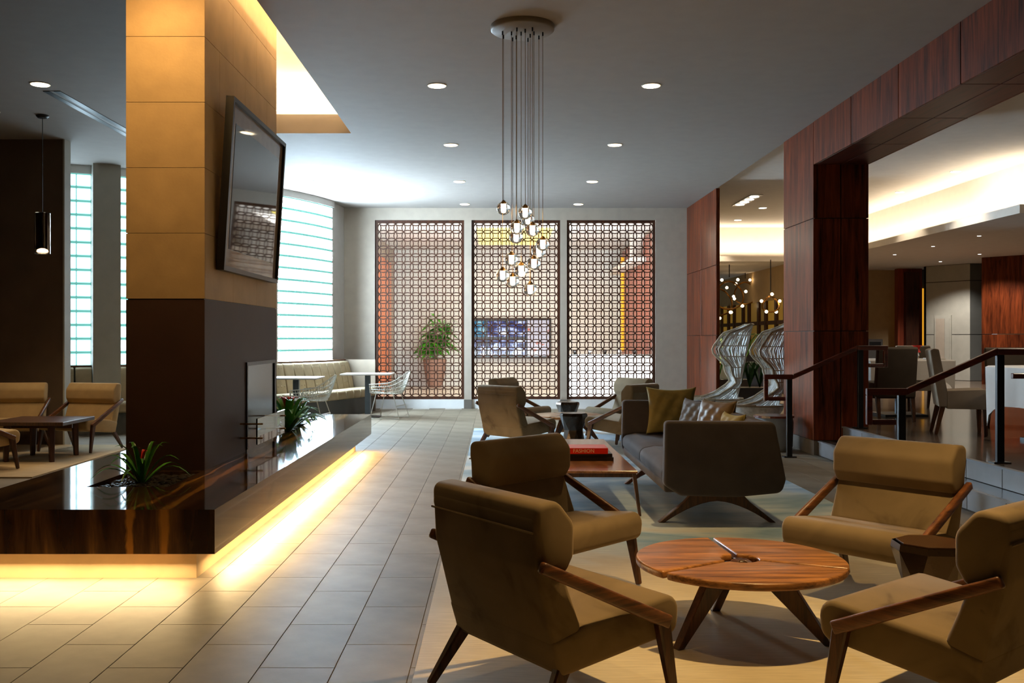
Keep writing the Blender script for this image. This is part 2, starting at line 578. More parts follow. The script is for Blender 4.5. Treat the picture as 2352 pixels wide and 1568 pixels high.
# ------------------------------------------------------------------ geometry helpers
class MB:
    def __init__(self):
        self.v, self.f = [], []

    def add(self, vs, fs):
        o = len(self.v)
        self.v += [tuple(p) for p in vs]
        self.f += [tuple(i + o for i in f) for f in fs]
        return self

    def box(self, x0, x1, y0, y1, z0, z1):
        vs = [(x0, y0, z0), (x1, y0, z0), (x1, y1, z0), (x0, y1, z0), (x0, y0, z1), (x1, y0, z1), (x1, y1, z1), (x0, y1, z1)]
        return self.add(vs, [(3, 2, 1, 0), (4, 5, 6, 7), (0, 1, 5, 4), (1, 2, 6, 5), (2, 3, 7, 6), (3, 0, 4, 7)])

    def prism(self, pts, a, b, axis='X'):
        n = len(pts)
        def P(p, t):
            return {'X': (t, p[0], p[1]), 'Y': (p[0], t, p[1]), 'Z': (p[0], p[1], t)}[axis]
        vs = [P(p, a) for p in pts] + [P(p, b) for p in pts]
        fs = [tuple(range(n))[::-1], tuple(range(n, 2 * n))]
        fs += [(i, (i + 1) % n, n + (i + 1) % n, n + i) for i in range(n)]
        return self.add(vs, fs)

    def hexa(self, a, b):
        """box from two quads (lists of four points)"""
        return self.add(list(a) + list(b), [(3, 2, 1, 0), (4, 5, 6, 7), (0, 1, 5, 4), (1, 2, 6, 5), (2, 3, 7, 6), (3, 0, 4, 7)])

    def bar(self, p, q, w0, h0, w1=None, h1=None, up=(0, 0, 1)):
        p, q = Vector(p), Vector(q)
        d = (q - p).normalized()
        s = d.cross(Vector(up))
        if s.length < 1e-4:
            s = d.cross(Vector((0, 1, 0)))
        s.normalize()
        u = s.cross(d)
        w1 = w0 if w1 is None else w1
        h1 = h0 if h1 is None else h1
        qa = [p + s * a * w0 / 2 + u * c * h0 / 2 for a, c in ((-1, -1), (1, -1), (1, 1), (-1, 1))]
        qb = [q + s * a * w1 / 2 + u * c * h1 / 2 for a, c in ((-1, -1), (1, -1), (1, 1), (-1, 1))]
        return self.hexa(qa, qb)

    def tube(self, pts, r, n=8, closed=False, cap=True):
        pts = [Vector(p) for p in pts]
        m = len(pts)
        rs = r if isinstance(r, (list, tuple)) else [r] * m
        o = len(self.v)
        prev = None
        for i, p in enumerate(pts):
            if closed:
                d = (pts[(i + 1) % m] - pts[i - 1])
            else:
                d = pts[min(i + 1, m - 1)] - pts[max(i - 1, 0)]
            d.normalize()
            if prev is None:
                a = Vector((0, 0, 1)) if abs(d.z) < 0.9 else Vector((1, 0, 0))
                s = d.cross(a).normalized()
            else:
                s = (prev - d * prev.dot(d)).normalized()
            prev = s
            u = d.cross(s)
            for k in range(n):
                t = 2 * PI * k / n
                self.v.append(tuple(p + s * math.cos(t) * rs[i] + u * math.sin(t) * rs[i]))
        for i in range(m if closed else m - 1):
            a, b = o + i * n, o + ((i + 1) % m) * n
            for k in range(n):
                self.f.append((a + k, a + (k + 1) % n, b + (k + 1) % n, b + k))
        if cap and not closed:
            self.f.append(tuple(o + k for k in range(n))[::-1])
            self.f.append(tuple(o + (m - 1) * n + k for k in range(n)))
        return self

    def lathe(self, prof, n=24, c=(0, 0, 0), capb=True, capt=True):
        o = len(self.v)
        for r, z in prof:
            for k in range(n):
                t = 2 * PI * k / n
                self.v.append((c[0] + r * math.cos(t), c[1] + r * math.sin(t), c[2] + z))
        for i in range(len(prof) - 1):
            a, b = o + i * n, o + (i + 1) * n
            for k in range(n):
                self.f.append((a + k, a + (k + 1) % n, b + (k + 1) % n, b + k))
        if capb:
            self.f.append(tuple(o + k for k in range(n))[::-1])
        if capt:
            q = o + (len(prof) - 1) * n
            self.f.append(tuple(q + k for k in range(n)))
        return self

    def grid(self, fn, nu, nv):
        o = len(self.v)
        for j in range(nv + 1):
            for i in range(nu + 1):
                self.v.append(tuple(fn(i / nu, j / nv)))
        for j in range(nv):
            for i in range(nu):
                a = o + j * (nu + 1) + i
                self.f.append((a, a + 1, a + nu + 2, a + nu + 1))
        return self

    def mesh(self, name, bevel=0.0, seg=2, smooth=False, ang=30):
        bm = bmesh.new()
        vs = [bm.verts.new(p) for p in self.v]
        for f in self.f:
            try:
                bm.faces.new([vs[i] for i in f])
            except ValueError:
                pass
        bmesh.ops.recalc_face_normals(bm, faces=bm.faces)
        if bevel:
            ed = [e for e in bm.edges if len(e.link_faces) == 2 and e.calc_face_angle(0) > math.radians(ang)]
            bmesh.ops.bevel(bm, geom=ed, offset=bevel, segments=seg, profile=0.5, affect='EDGES', clamp_overlap=True)
        me = bpy.data.meshes.new(name)
        bm.to_mesh(me)
        bm.free()
        if smooth:
            me.polygons.foreach_set('use_smooth', [True] * len(me.polygons))
            try:
                me.set_sharp_from_angle(angle=math.radians(50))
            except Exception:
                pass
        return me

    def obj(self, name, mat, parent=None, bevel=0.0, seg=2, smooth=False, loc=None, rotz=0.0, ang=30):
        me = self.mesh(name, bevel, seg, smooth, ang)
        return place(name, me, mat, parent, loc, rotz)


def place(name, me, mat, parent=None, loc=None, rotz=0.0):
    if mat is not None and not me.materials:
        me.materials.append(M[mat] if isinstance(mat, str) else mat)
    o = bpy.data.objects.new(name, me)
    C.objects.link(o)
    if loc is not None:
        o.location = loc
    if rotz:
        o.rotation_euler = (0, 0, rotz)
    if parent is not None:
        o.parent = parent
    return o


def tag(o, label, cat, group=None):
    o['label'] = label
    o['category'] = cat
    if group:
        o['group'] = group
    return o


def struct(o):
    o['kind'] = 'structure'
    return o


def thing(name, label, cat, loc=(0, 0, 0), rotz=0.0, group=None):
    o = bpy.data.objects.new(name, None)
    o.empty_display_size = 0.1
    C.objects.link(o)
    o.location = loc
    o.rotation_euler = (0, 0, rotz)
    return tag(o, label, cat, group)


def shell(name):
    o = bpy.data.objects.new(name, None)
    C.objects.link(o)
    return struct(o)


def dup(root, loc, rotz, label=None, group=None):
    r = root.copy()
    C.objects.link(r)
    r.location = loc
    r.rotation_euler = (0, 0, rotz)
    if label:
        r['label'] = label
    if group:
        r['group'] = group
    for ch in list(root.children):
        c = ch.copy()
        C.objects.link(c)
        c.parent = r
        for g in ch.children:
            d = g.copy()
            C.objects.link(d)
            d.parent = c
    return r


def rpoly(pts, rads, seg=5):
    """polygon with filleted corners"""
    out = []
    n = len(pts)
    for i, p in enumerate(pts):
        r = rads[i] if isinstance(rads, (list, tuple)) else rads
        p = Vector(p)
        a, b = Vector(pts[i - 1]) - p, Vector(pts[(i + 1) % n]) - p
        if r <= 0:
            out.append(tuple(p))
            continue
        la, lb = a.length, b.length
        a.normalize()
        b.normalize()
        cosang = max(-1, min(1, a.dot(b)))
        half = math.acos(cosang) / 2
        t = min(r / math.tan(half), la * 0.48, lb * 0.48)
        rr = t * math.tan(half)
        cen = p + (a + b).normalized() * (rr / math.sin(half))
        s, e = p + a * t - cen, p + b * t - cen
        a0, a1 = math.atan2(s.y, s.x), math.atan2(e.y, e.x)
        da = (a1 - a0 + PI) % (2 * PI) - PI
        for k in range(seg + 1):
            th = a0 + da * k / seg
            out.append((cen.x + rr * math.cos(th), cen.y + rr * math.sin(th)))
    return out


def soft(pts, rads, x0, x1, bevel=0.02, seg=3):
    return MB().prism(rpoly(pts, rads), x0, x1, 'X')


# ------------------------------------------------------------------ room shell
CEIL = 3.87
WX = 3.68           # plane of the beam, column and pier
BACK = 19.0

# floor: grout bed with porcelain tiles
fl = struct(MB().box(-10, 3.76, -4, BACK + 9.3, -0.06, -0.004).obj('floor', 'grout'))
MB().box(3.76, 8.6, 12.62, BACK + 9.3, -0.06, -0.004).obj('floor_extension', 'tile', fl)
TW, TD, TG = 0.3125, 0.6135, 0.004
X_B, Y_B = -0.667, 4.367         # one joint crossing measured on the floor
tile_me = MB().box(0.0015, TW - 0.0015, 0.0015, TD - 0.0015, -0.02, 0).mesh('tile', bevel=0.0012, seg=1)
tile_me.materials.append(M['tile'])
cand = []
rest = MB()
for ix in range(-9, 15):
    x = X_B + ix * TW
    ph = Y_B if ix % 2 == 0 else Y_B + TD / 2
    for iy in range(-14, 25):
        y = ph + iy * TD
        if y > BACK - 0.3 or x + TW > 3.76:
            continue
        cx, cy = x + TW / 2, y + TD / 2
        under_rug = -0.33 < x and x + TW < 2.75 and y + TD < 14.7
        under_hearth = -2.9 < x and x + TW < -1.7 and 5.6 < y and y + TD < 11.8
        if under_rug or under_hearth:
            continue
        px = VX + cx / max(cy, 0.1) * FPX
        py = VY + CAM_H / max(cy, 0.1) * FPX
        seen = cy > 3.3 and -150 < px < 2500 and py < 1800
        if seen and cx < -3.2 and cy > 5:
            seen = False
        cand.append((0 if seen else 1, cy, x, y))
cand.sort()
for k, (s, cy, x, y) in enumerate(cand):
    if k < 300:
        place('tile', tile_me, None, fl, (x, y, 0))
    else:
        rest.box(x + 0.0015, x + TW - 0.0015, y + 0.0015, y + TD - 0.0015, -0.02, 0)
o = rest.obj('tile_field', 'tile', fl)
o['kind'] = 'stuff'
MB().box(-10, -3.49, -4, BACK - 0.02, -0.03, 0.0).obj('tile_border', 'tile', fl)
MB().box(-3.6, 3.76, BACK - 0.3, BACK + 9.2, -0.03, -0.0005).obj('lobby_floor', 'tabletop', fl)

# ceiling with the lit recess above the fireplace
HX0, HX1, HY0, HY1 = -2.72, -1.78, 5.7, 12.07
cl = shell('ceiling')
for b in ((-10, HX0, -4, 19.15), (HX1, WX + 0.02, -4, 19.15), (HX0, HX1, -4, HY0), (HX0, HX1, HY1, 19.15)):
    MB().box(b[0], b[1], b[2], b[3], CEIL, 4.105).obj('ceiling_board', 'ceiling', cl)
MB().box(-3.5, -1.0, 5.0, 12.7, 4.52, 4.6).obj('recess_top', 'tray', cl)
for b in ((-3.5, -3.4, 5.0, 12.6), (-1.2, -1.0, 5.0, 12.6), (-3.5, -1.0, 5.0, 5.15), (-3.5, -1.0, 12.5, 12.7)):
    MB().box(b[0], b[1], b[2], b[3], 4.105, 4.56).obj('recess_wall', 'tray', cl)

# back wall with three openings
SX = [(-2.346, -0.622), (-0.479, 1.236), (1.362, 3.077)]
SZ0, SZ1 = 0.175, 3.638
wb = shell('wall_back')
piers = [(-2.94, SX[0][0]), (SX[0][1], SX[1][0]), (SX[1][1], SX[2][0]), (SX[2][1], WX)]
for a, b in piers:
    MB().box(a, b, BACK, BACK + 0.22, 0, CEIL).obj('pier', 'taupe', wb)
for a, b in SX:
    MB().box(a, b, BACK, BACK + 0.22, SZ1, CEIL).obj('header', 'taupe', wb)
    MB().box(a, b, BACK + 0.03, BACK + 0.2, 0, SZ0).obj('sill', 'white', wb)
bb = shell('baseboard_back')
for a, b in piers:
    MB().box(a - (0.0 if a < -2.9 else 0.004), b + (0 if b > 3.6 else 0.004), BACK - 0.012, BACK + 0.02, 0, 0.172).obj('base_tile', 'greybase', bb)

# white jamb between the glass block bay and the back wall
wj = struct(MB().prism([(-3.03, 18.02), (-2.94, BACK), (-2.94, BACK + 0.22), (-3.6, BACK + 0.22), (-3.3, 18.02)], 0, CEIL, 'Z').obj('wall_bay_jamb', 'white'))
# brown partition at the left
wp = struct(MB().box(-10, -5.46, 12.44, 12.60, 0, CEIL).obj('wall_partition', 'brown_wall'))
MB().box(-5.475, -5.455, 12.43, 12.61, 0, CEIL).obj('partition_edge', 'greywall', wp)
struct(MB().box(-10.1, -10, -4, 13.5, 0, CEIL).obj('wall_left', 'brown_wall'))
struct(MB().box(-10, 14, -4.1, -4, 0, 4.1).obj('wall_front', 'brown_wall'))

# curved glass block bay
GC, GR = Vector((-8.55, 19.45)), 5.7
GZ0, ROWS, BH = 0.95, 14, 0.2
DPH = math.degrees(0.2 / GR)
def gpt(phi, r=GR):
    t = math.radians(phi)
    return GC.x + r * math.cos(t), GC.y + r * math.sin(t)
blks = {}
for key in ('block', 'block_dim'):
    blks[key] = MB().box(-0.094, 0.094, -0.04, 0.04, -0.087, 0.087).mesh('glass_block', bevel=0.008, seg=1)
    blks[key].materials.append(M[key])
def bay(name, phi0, ncol, key='block'):
    w = shell(name)
    for i in range(ncol):
        ph = phi0 + (i + 0.5) * DPH
        x, y = gpt(ph)
        for j in range(ROWS):
            o = place('glass_block', blks[key], None, w, (x, y, GZ0 + (j + .5) * BH), math.radians(ph + 90))
    mo = MB()
    n = ncol
    for i in range(n):
        a, b = phi0 + i * DPH, phi0 + (i + 1) * DPH
        pa, pb = gpt(a, GR - 0.028), gpt(b, GR - 0.028)
        qa, qb = gpt(a, GR + 0.028), gpt(b, GR + 0.028)
        mo.hexa([(*pa, GZ0), (*pb, GZ0), (*qb, GZ0), (*qa, GZ0)],
                [(*pa, GZ0 + ROWS * BH), (*pb, GZ0 + ROWS * BH), (*qb, GZ0 + ROWS * BH), (*qa, GZ0 + ROWS * BH)])
    mo.obj('mortar', 'mortar', w)
    return w
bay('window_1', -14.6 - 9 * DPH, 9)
bay('window_2', -59.0, 12, 'block_dim')
bay('window_3', -62.6 - 5 * DPH, 5, 'block_dim')
wc = shell('wall_bay')
def pilaster(a, b, prot, mat='greywall'):
    m = MB()
    pa, pb, qa, qb = gpt(a, GR + prot), gpt(b, GR + prot), gpt(a, GR - 0.12), gpt(b, GR - 0.12)
    m.hexa([(*qa, 0), (*qb, 0), (*pb, 0), (*pa, 0)], [(*qa, CEIL), (*qb, CEIL), (*pb, CEIL), (*pa, CEIL)])
    m.obj('pilaster', mat, wc)
pilaster(-62.6, -59.0, 0.30)
pilaster(-59.0 + 12 * DPH, -14.6 - 9 * DPH, 0.16)
low, high = MB(), MB()
for i in range(30):
    a, b = -74 + i * 2, -72 + i * 2
    for mb, z0, z1 in ((low, 0, GZ0), (high, GZ0 + ROWS * BH, CEIL)):
        p, q, r, s = gpt(a, GR - 0.06), gpt(b, GR - 0.06), gpt(b, GR + 0.05), gpt(a, GR + 0.05)
        mb.hexa([(*p, z0), (*q, z0), (*r, z0), (*s, z0)], [(*p, z1), (*q, z1), (*r, z1), (*s, z1)])
low.obj('dado', 'greywall', wc)
high.obj('head', 'white', wc)

# wood column, beam and pier
def panel_box(parent, b, mat, gap=0.006):
    x0, x1, y0, y1, z0, z1 = b
    return MB().box(x0, x1, y0, y1, z0, z1).obj('wood_panel', mat, parent, bevel=0.002, seg=1)
COLY0, COLY1, COLX1 = 11.42, 12.60, 4.32
col = shell('wall_column')
MB().box(WX + 0.02, COLX1 - 0.02, COLY0 + 0.02, COLY1 - 0.02, 0, 4.0).obj('core', 'black', col)
zs = [0.17, 1.36 + (776 - 760) / 2260 * 11.42, 1.36 + (776 - 501) / 2260 * 11.42, CEIL]
xm = (WX + COLX1) / 2
for i in range(3):
    z0, z1 = zs[i] + 0.004, zs[i + 1] - 0.004
    panel_box(col, (WX, WX + 0.02, COLY0 + 0.004, COLY1, z0, z1), 'mahog')
    for a, b in ((WX + 0.004, xm - 0.006), (xm + 0.006, COLX1)):
        panel_box(col, (a, b, COLY0, COLY0 + 0.02, z0, z1), 'mahog')
        panel_box(col, (a, b, COLY1 - 0.02, COLY1, z0, z1), 'mahog')
    panel_box(col, (COLX1 - 0.02, COLX1, COLY0 + 0.004, COLY1, z0, z1), 'mahog')
MB().box(WX + 0.008, COLX1 - 0.008, COLY0 + 0.01, COLY1 - 0.01, 0, 0.168).obj('base_tile', 'greybase', col)
beam = shell('trim_1')
BZ = 3.372
MB().box(WX + 0.02, COLX1 - 0.02, -4, COLY0 + 0.03, BZ + 0.02, 4.0).obj('core', 'black', beam)
y = COLY0
while y > -3.5:
    y0 = y - 1.207
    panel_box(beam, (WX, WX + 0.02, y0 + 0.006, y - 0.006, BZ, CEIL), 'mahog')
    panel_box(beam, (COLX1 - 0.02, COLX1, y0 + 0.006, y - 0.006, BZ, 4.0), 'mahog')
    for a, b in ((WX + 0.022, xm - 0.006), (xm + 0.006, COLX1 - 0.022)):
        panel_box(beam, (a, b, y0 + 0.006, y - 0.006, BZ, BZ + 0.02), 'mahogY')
    y = y0
pier = shell('wall_pier')
PY0 = 16.47
MB().box(WX + 0.02, WX + 0.06, PY0 + 0.02, BACK + 0.2, 0, CEIL).obj('core', 'black', pier)
pz = [0.0, 1.36 + (776 - 770) / 2260 * 17.5, 1.36 + (776 - 618) / 2260 * 17.5, CEIL]
for i in range(3):
    for a, b in ((PY0, 17.70), (17.71, BACK)):
        panel_box(pier, (WX - 0.002, WX + 0.018, a + 0.004, b - 0.004, pz[i] + 0.004, pz[i + 1] - 0.004), 'mahog')
    panel_box(pier, (WX + 0.004, WX + 0.06, PY0, PY0 + 0.02, pz[i] + 0.004, pz[i + 1] - 0.004), 'mahog')

# steps and dining platform
PLZ, RX1, RX2 = 0.33, 3.74, 4.02
st = shell('trim_2')
MB().box(RX1 + 0.02, RX2 + 0.1, -4, COLY0, 0, 0.163).obj('step_core', 'step', st)
yy = COLY0
while yy > 2.0:
    MB().box(RX1, RX1 + 0.02, yy - 0.596, yy - 0.004, 0, 0.15).obj('riser_tile', 'riser', st, bevel=0.002, seg=1)
    MB().box(RX2, RX2 + 0.02, yy - 0.596, yy - 0.004, 0.166, 0.318).obj('riser_tile', 'riser', st, bevel=0.002, seg=1)
    yy -= 0.6
MB().box(RX1 - 0.012, RX1 + 0.03, -4, COLY0, 0.151, 0.166).obj('step_nosing', 'riser', st)
MB().box(RX2 - 0.012, RX2 + 0.03, -4, COLY0, 0.319, 0.334).obj('step_nosing', 'riser', st)
fd = struct(MB().prism([(RX2 + 0.021, -4), (14, -4), (14, 27), (8.3, 27), (4.45, 14.7), (4.36, 12.62), (COLX1, 12.62), (COLX1, COLY0), (RX2 + 0.021, COLY0)], 0.0, PLZ, 'Z').obj('floor_dining', 'platform'))

# dining ceiling: raised tray with lit cove, lower soffit around it
cd = shell('ceiling_dining')
TZ = 4.0
MB().box(WX, 14, -4, 27.5, TZ, 4.08).obj('tray_top', 'tray', cd)
SZ, FZ = 3.15, 3.275
MB().box(7.5, 14, 14.1, 33, SZ, FZ).obj('soffit_board', 'tray', cd)
MB().box(3.2, 7.5, 23.0, 33, SZ, FZ).obj('soffit_board', 'tray', cd)
MB().box(7.95, 8.05, 14.4, 23.9, FZ, TZ).obj('cove_wall', 'tray', cd)
MB().box(3.2, 7.95, 23.5, 23.6, FZ, TZ).obj('cove_wall', 'tray', cd)
MB().box(8.05, 14, 14.4, 14.5, FZ, TZ).obj('cove_wall', 'tray', cd)
MB().box(WX + 0.1, WX + 0.2, BACK, 33, 0, TZ).obj('side_wall', 'tan', cd)

# far walls of the dining room
wd = shell('wall_dining')
MB().box(8.3, 10.62, 26.0, 26.2, PLZ, SZ).obj('tan_wall', 'tan', wd)
def dpx(x, Y):
    return (x - VX) / FPX * Y
xa, xb, xc = dpx(2128, 24.6), dpx(2228, 23.6), dpx(2265, 23.9)
MB().box(dpx(2062, 25.4), dpx(2118, 25.4), 25.4, 25.6, PLZ, SZ).obj('dark_wood_panel', 'red_wood', wd)
MB().box(dpx(2083, 25.2), dpx(2113, 25.2), 25.25, 25.4, PLZ, SZ - 0.1).obj('dark_door_panel', 'screenwood', wd)
MB().box(dpx(2117, 25.6), dpx(2126, 25.6), 25.6, 25.62, PLZ, 2.65).obj('lit_niche', 'ambergl', wd)
MB().box(dpx(2116, 25.7), dpx(2130, 25.7), 25.7, 25.8, PLZ, SZ).obj('niche_back', 'greydark', wd)
zj = [PLZ, 1.36 + 8 / 2260 * 24, 1.36 + 130 / 2260 * 24, SZ]
for i in range(3):
    a, b = Vector((xa, 24.6)), Vector((xb, 23.6))
    MB().hexa([(a.x, a.y, zj[i] + .008), (b.x, b.y, zj[i] + .008), (b.x, b.y + .1, zj[i] + .008), (a.x, a.y + .1, zj[i] + .008)],
              [(a.x, a.y, zj[i + 1] - .008), (b.x, b.y, zj[i + 1] - .008), (b.x, b.y + .1, zj[i + 1] - .008), (a.x, a.y + .1, zj[i + 1] - .008)]).obj('wall_panel', 'greywall', wd)
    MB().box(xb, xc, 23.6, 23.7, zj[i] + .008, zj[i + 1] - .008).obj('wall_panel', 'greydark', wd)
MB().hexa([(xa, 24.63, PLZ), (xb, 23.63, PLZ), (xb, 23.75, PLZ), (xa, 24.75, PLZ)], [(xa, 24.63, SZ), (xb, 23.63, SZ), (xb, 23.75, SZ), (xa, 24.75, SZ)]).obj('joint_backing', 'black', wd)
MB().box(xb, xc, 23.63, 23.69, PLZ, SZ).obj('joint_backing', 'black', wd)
wx0 = dpx(2265, 21.7)
for k in range(4):
    a, b = Vector((wx0 + k * 0.72, 21.9 - k * 0.9)), Vector((wx0 + (k + 1) * 0.72 - 0.01, 21.9 - (k + 1) * 0.9 + 0.01))
    for z0, z1 in ((PLZ, zj[1] - .006), (zj[1] + .006, SZ)):
        MB().hexa([(a.x, a.y, z0), (b.x, b.y, z0), (b.x + .1, b.y + .1, z0), (a.x + .1, a.y + .1, z0)],
                  [(a.x, a.y, z1), (b.x, b.y, z1), (b.x + .1, b.y + .1, z1), (a.x + .1, a.y + .1, z1)]).obj('wood_panel', 'mahog', wd)
MB().box(14, 14.1, -4, 27.5, PLZ, TZ).obj('end_wall', 'tan', wd)

# elevator door
d1 = shell('door_1')
p = Vector((dpx(2145, 24.4), 24.35)); q = Vector((dpx(2181, 24.1), 24.0))
def wallquad(p, q, z0, z1, off, th, name, mat, parent):
    d = (q - p).normalized(); n = Vector((d.y, -d.x))
    a, b = p + n * off, q + n * off
    a2, b2 = a - n * th, b - n * th
    return MB().hexa([(*a, z0), (*b, z0), (*b2, z0), (*a2, z0)], [(*a, z1), (*b, z1), (*b2, z1), (*a2, z1)]).obj(name, mat, parent)
dz1 = 1.36 + 52 / 2260 * 24.2
wallquad(p, q, PLZ, dz1, 0.02, 0.06, 'door_frame', 'greywall', d1)
wallquad(p.lerp(q, .10), p.lerp(q, .62), PLZ, dz1 - .08, 0.03, 0.03, 'door_leaf', 'taupe', d1)
wallquad(p.lerp(q, .63), p.lerp(q, .92), PLZ, dz1 - .08, 0.03, 0.03, 'door_leaf', 'greywall', d1)

# far side wall seen past the column: tan band over dark mullioned windows
wf = shell('wall_far')
MB().box(7.0, 7.1, 23.0, 32, 2.32, SZ).obj('tan_band', 'tan', wf)
MB().box(7.0, 7.1, 23.0, 32, 0, 0.9).obj('dado', 'screenwood', wf)
MB().box(3.9, 7.1, 32, 32.1, 0, SZ).obj('end_wall', 'tan', wf)
w4 = shell('window_4')
my = [32.0, 30.5, 29.6, 28.9, 27.85, 27.2, 26.2, 25.5, 24.56, 23.8, 23.1]
for yv in my:
    MB().box(6.96, 7.06, yv - 0.09, yv + 0.09, 0.9, 2.32).obj('mullion', 'screenwood', w4)
MB().box(6.97, 7.05, 23, 32, 1.70, 1.80).obj('transom', 'screenwood', w4)
for i in range(len(my) - 1):
    for z0, z1 in ((0.9, 1.70), (1.80, 2.32)):
        MB().box(7.02, 7.04, my[i + 1] + .09, my[i] - .09, z0, z1).obj('pane', emit('dim_amber_pane_%d_%d' % (i, int(z0 * 10)), srgb(104 + (i * 37) % 44, 80 + ((i * 37) % 44) * .7, 36), 0.5), w4)
for yv in (24.4, 24.9, 25.5, 26.1):
    spot('wash_spot', (6.75, yv, SZ - 0.02), 16, WARM, 60, 0.4, None, (0, math.radians(14), 0), 0.02)

# entrance lobby behind the screens
lb = shell('wall_lobby')
MB().box(-3.2, 3.8, 28.2, 28.3, 0, CEIL).obj('end_wall', 'white', lb)
MB().box(-3.0, -2.92, BACK + 0.25, 28.2, 0, CEIL).obj('side_wall', 'taupe', lb)
MB().box(-2.92, -2.86, 22.5, 26.8, 0, 3.4).obj('orange_panel', 'orange_wood', lb)
for k in range(4):
    MB().box(3.50, 3.56, 21.4 + k * 1.5, 22.89 + k * 1.5, 0, 3.75).obj('wood_panel', 'red_wood', lb)
MB().box(3.56, 3.62, BACK + 0.25, 28.2, 0, CEIL).obj('side_wall', 'taupe', lb)
MB().box(3.44, 3.5, 27.0, 27.25, 1.0, 3.6).obj('lit_niche', 'ambergl', lb)
clb = struct(MB().box(-3.2, 3.8, BACK + 0.22, 28.3, CEIL, CEIL + 0.1).obj('ceiling_lobby', 'white'))
MB().box(-0.45, 1.3, 22.4, 26.2, CEIL - 0.03, CEIL).obj('yellow_light_box', 'yellowbox', clb)

# ------------------------------------------------------------------ fireplace
hearth = thing('hearth', 'long floating hearth of dark brown veined marble with glowing stone plinth', 'hearth', (0, 0, 0))
SL = (-3.13, -1.556, 5.436, 12.25, 0.167, 0.4125)
P1 = (-2.61, -2.09, 6.26, 6.98)
P2 = (-2.61, -2.09, 9.55, 11.5)
xs = [SL[0], P1[0], P1[1], SL[1]]
ys = [SL[2], P1[2], P1[3], P2[2], P2[3], SL[3]]
sm = MB()
holes = {(1, 1), (1, 3)}
nx, ny = len(xs), len(ys)
for z in (SL[4], SL[5]):
    for yv in ys:
        for xv in xs:
            sm.v.append((xv, yv, z))
def vid(i, j, k):
    return k * nx * ny + j * nx + i
for j in range(ny - 1):
    for i in range(nx - 1):
        if (i, j) in holes:
            for a, b in (((i, j), (i + 1, j)), ((i + 1, j), (i + 1, j + 1)), ((i + 1, j + 1), (i, j + 1)), ((i, j + 1), (i, j))):
                sm.f.append((vid(*a, 0), vid(*b, 0), vid(*b, 1), vid(*a, 1)))
            continue
        for k in (0, 1):
            sm.f.append((vid(i, j, k), vid(i + 1, j, k), vid(i + 1, j + 1, k), vid(i, j + 1, k)))
for i in range(nx - 1):
    for j in (0, ny - 1):
        sm.f.append((vid(i, j, 0), vid(i + 1, j, 0), vid(i + 1, j, 1), vid(i, j, 1)))
for j in range(ny - 1):
    for i in (0, nx - 1):
        sm.f.append((vid(i, j, 0), vid(i, j + 1, 0), vid(i, j + 1, 1), vid(i, j, 1)))
sm.obj('slab', 'marble', hearth)
MB().box(-2.98, -1.70, 5.58, 11.87, 0, SL[4]).obj('plinth', 'plinth', hearth)
for P in (P1, P2):
    MB().box(P[0] + .002, P[1] - .002, P[2] + .002, P[3] - .002, SL[4] - .0, SL[4] + 0.205).obj('planter_bed', 'bookblack', hearth)

ch = struct(MB().box(-2.64, -2.095, 7.05, 9.33, 0.4125, 4.6).obj('wall_chimney', 'black'))
CX0, CX1, CY0, CY1 = -2.65, -2.087, 7.04, 9.34
HZ = 1.64
# dark lower cladding with the firebox opening
FB = (8.2, 9.25, 1.157)
MB().box(CX0, CX1, CY0, CY0 + 0.01, 0.4125, HZ - 0.006).obj('lower_panel', 'dkpanel', ch)
MB().box(CX0, CX1, CY1 - 0.01, CY1, 0.4125, HZ - 0.006).obj('lower_panel', 'dkpanel', ch)
MB().box(CX0, CX0 + 0.01, CY0 + .011, CY1 - .011, 0.4125, HZ - 0.006).obj('lower_panel', 'dkpanel', ch)
for b in ((CY0 + .011, FB[0], 0.4125, HZ - .006), (FB[1], CY1 - .011, 0.4125, HZ - .006), (FB[0], FB[1], FB[2], HZ - .006)):
    MB().box(CX1 - 0.008, CX1, b[0], b[1], b[2], b[3]).obj('lower_panel', 'dkpanel', ch)
# limestone courses
course = 0.469
z = HZ
k = 0
while z < 4.5:
    z1 = min(z + course, 4.55)
    MB().box(CX0, CX1, CY0, CY0 + 0.012, z + .0015, z1 - .0015).obj('stone_panel', 'limestone', ch, bevel=0.001, seg=1)
    MB().box(CX0, CX1, CY1 - 0.012, CY1, z + .0015, z1 - .0015).obj('stone_panel', 'limestone', ch, bevel=0.001, seg=1)
    n = 3
    off = 0 if k % 2 == 0 else 0.38
    edges = sorted({CY0 + .013, CY1 - .013} | {e for e in (CY0 + off + j * 0.765 for j in range(5)) if CY0 + .1 < e < CY1 - .1})
    for a, b in zip(edges[:-1], edges[1:]):
        MB().box(CX1 - 0.012, CX1, a + .0015, b - .0015, z + .0015, z1 - .0015).obj('stone_panel', 'limestone', ch, bevel=0.001, seg=1)
        MB().box(CX0, CX0 + 0.012, a + .0015, b - .0015, z + .0015, z1 - .0015).obj('stone_panel', 'limestone', ch, bevel=0.001, seg=1)
    z += course
    k += 1

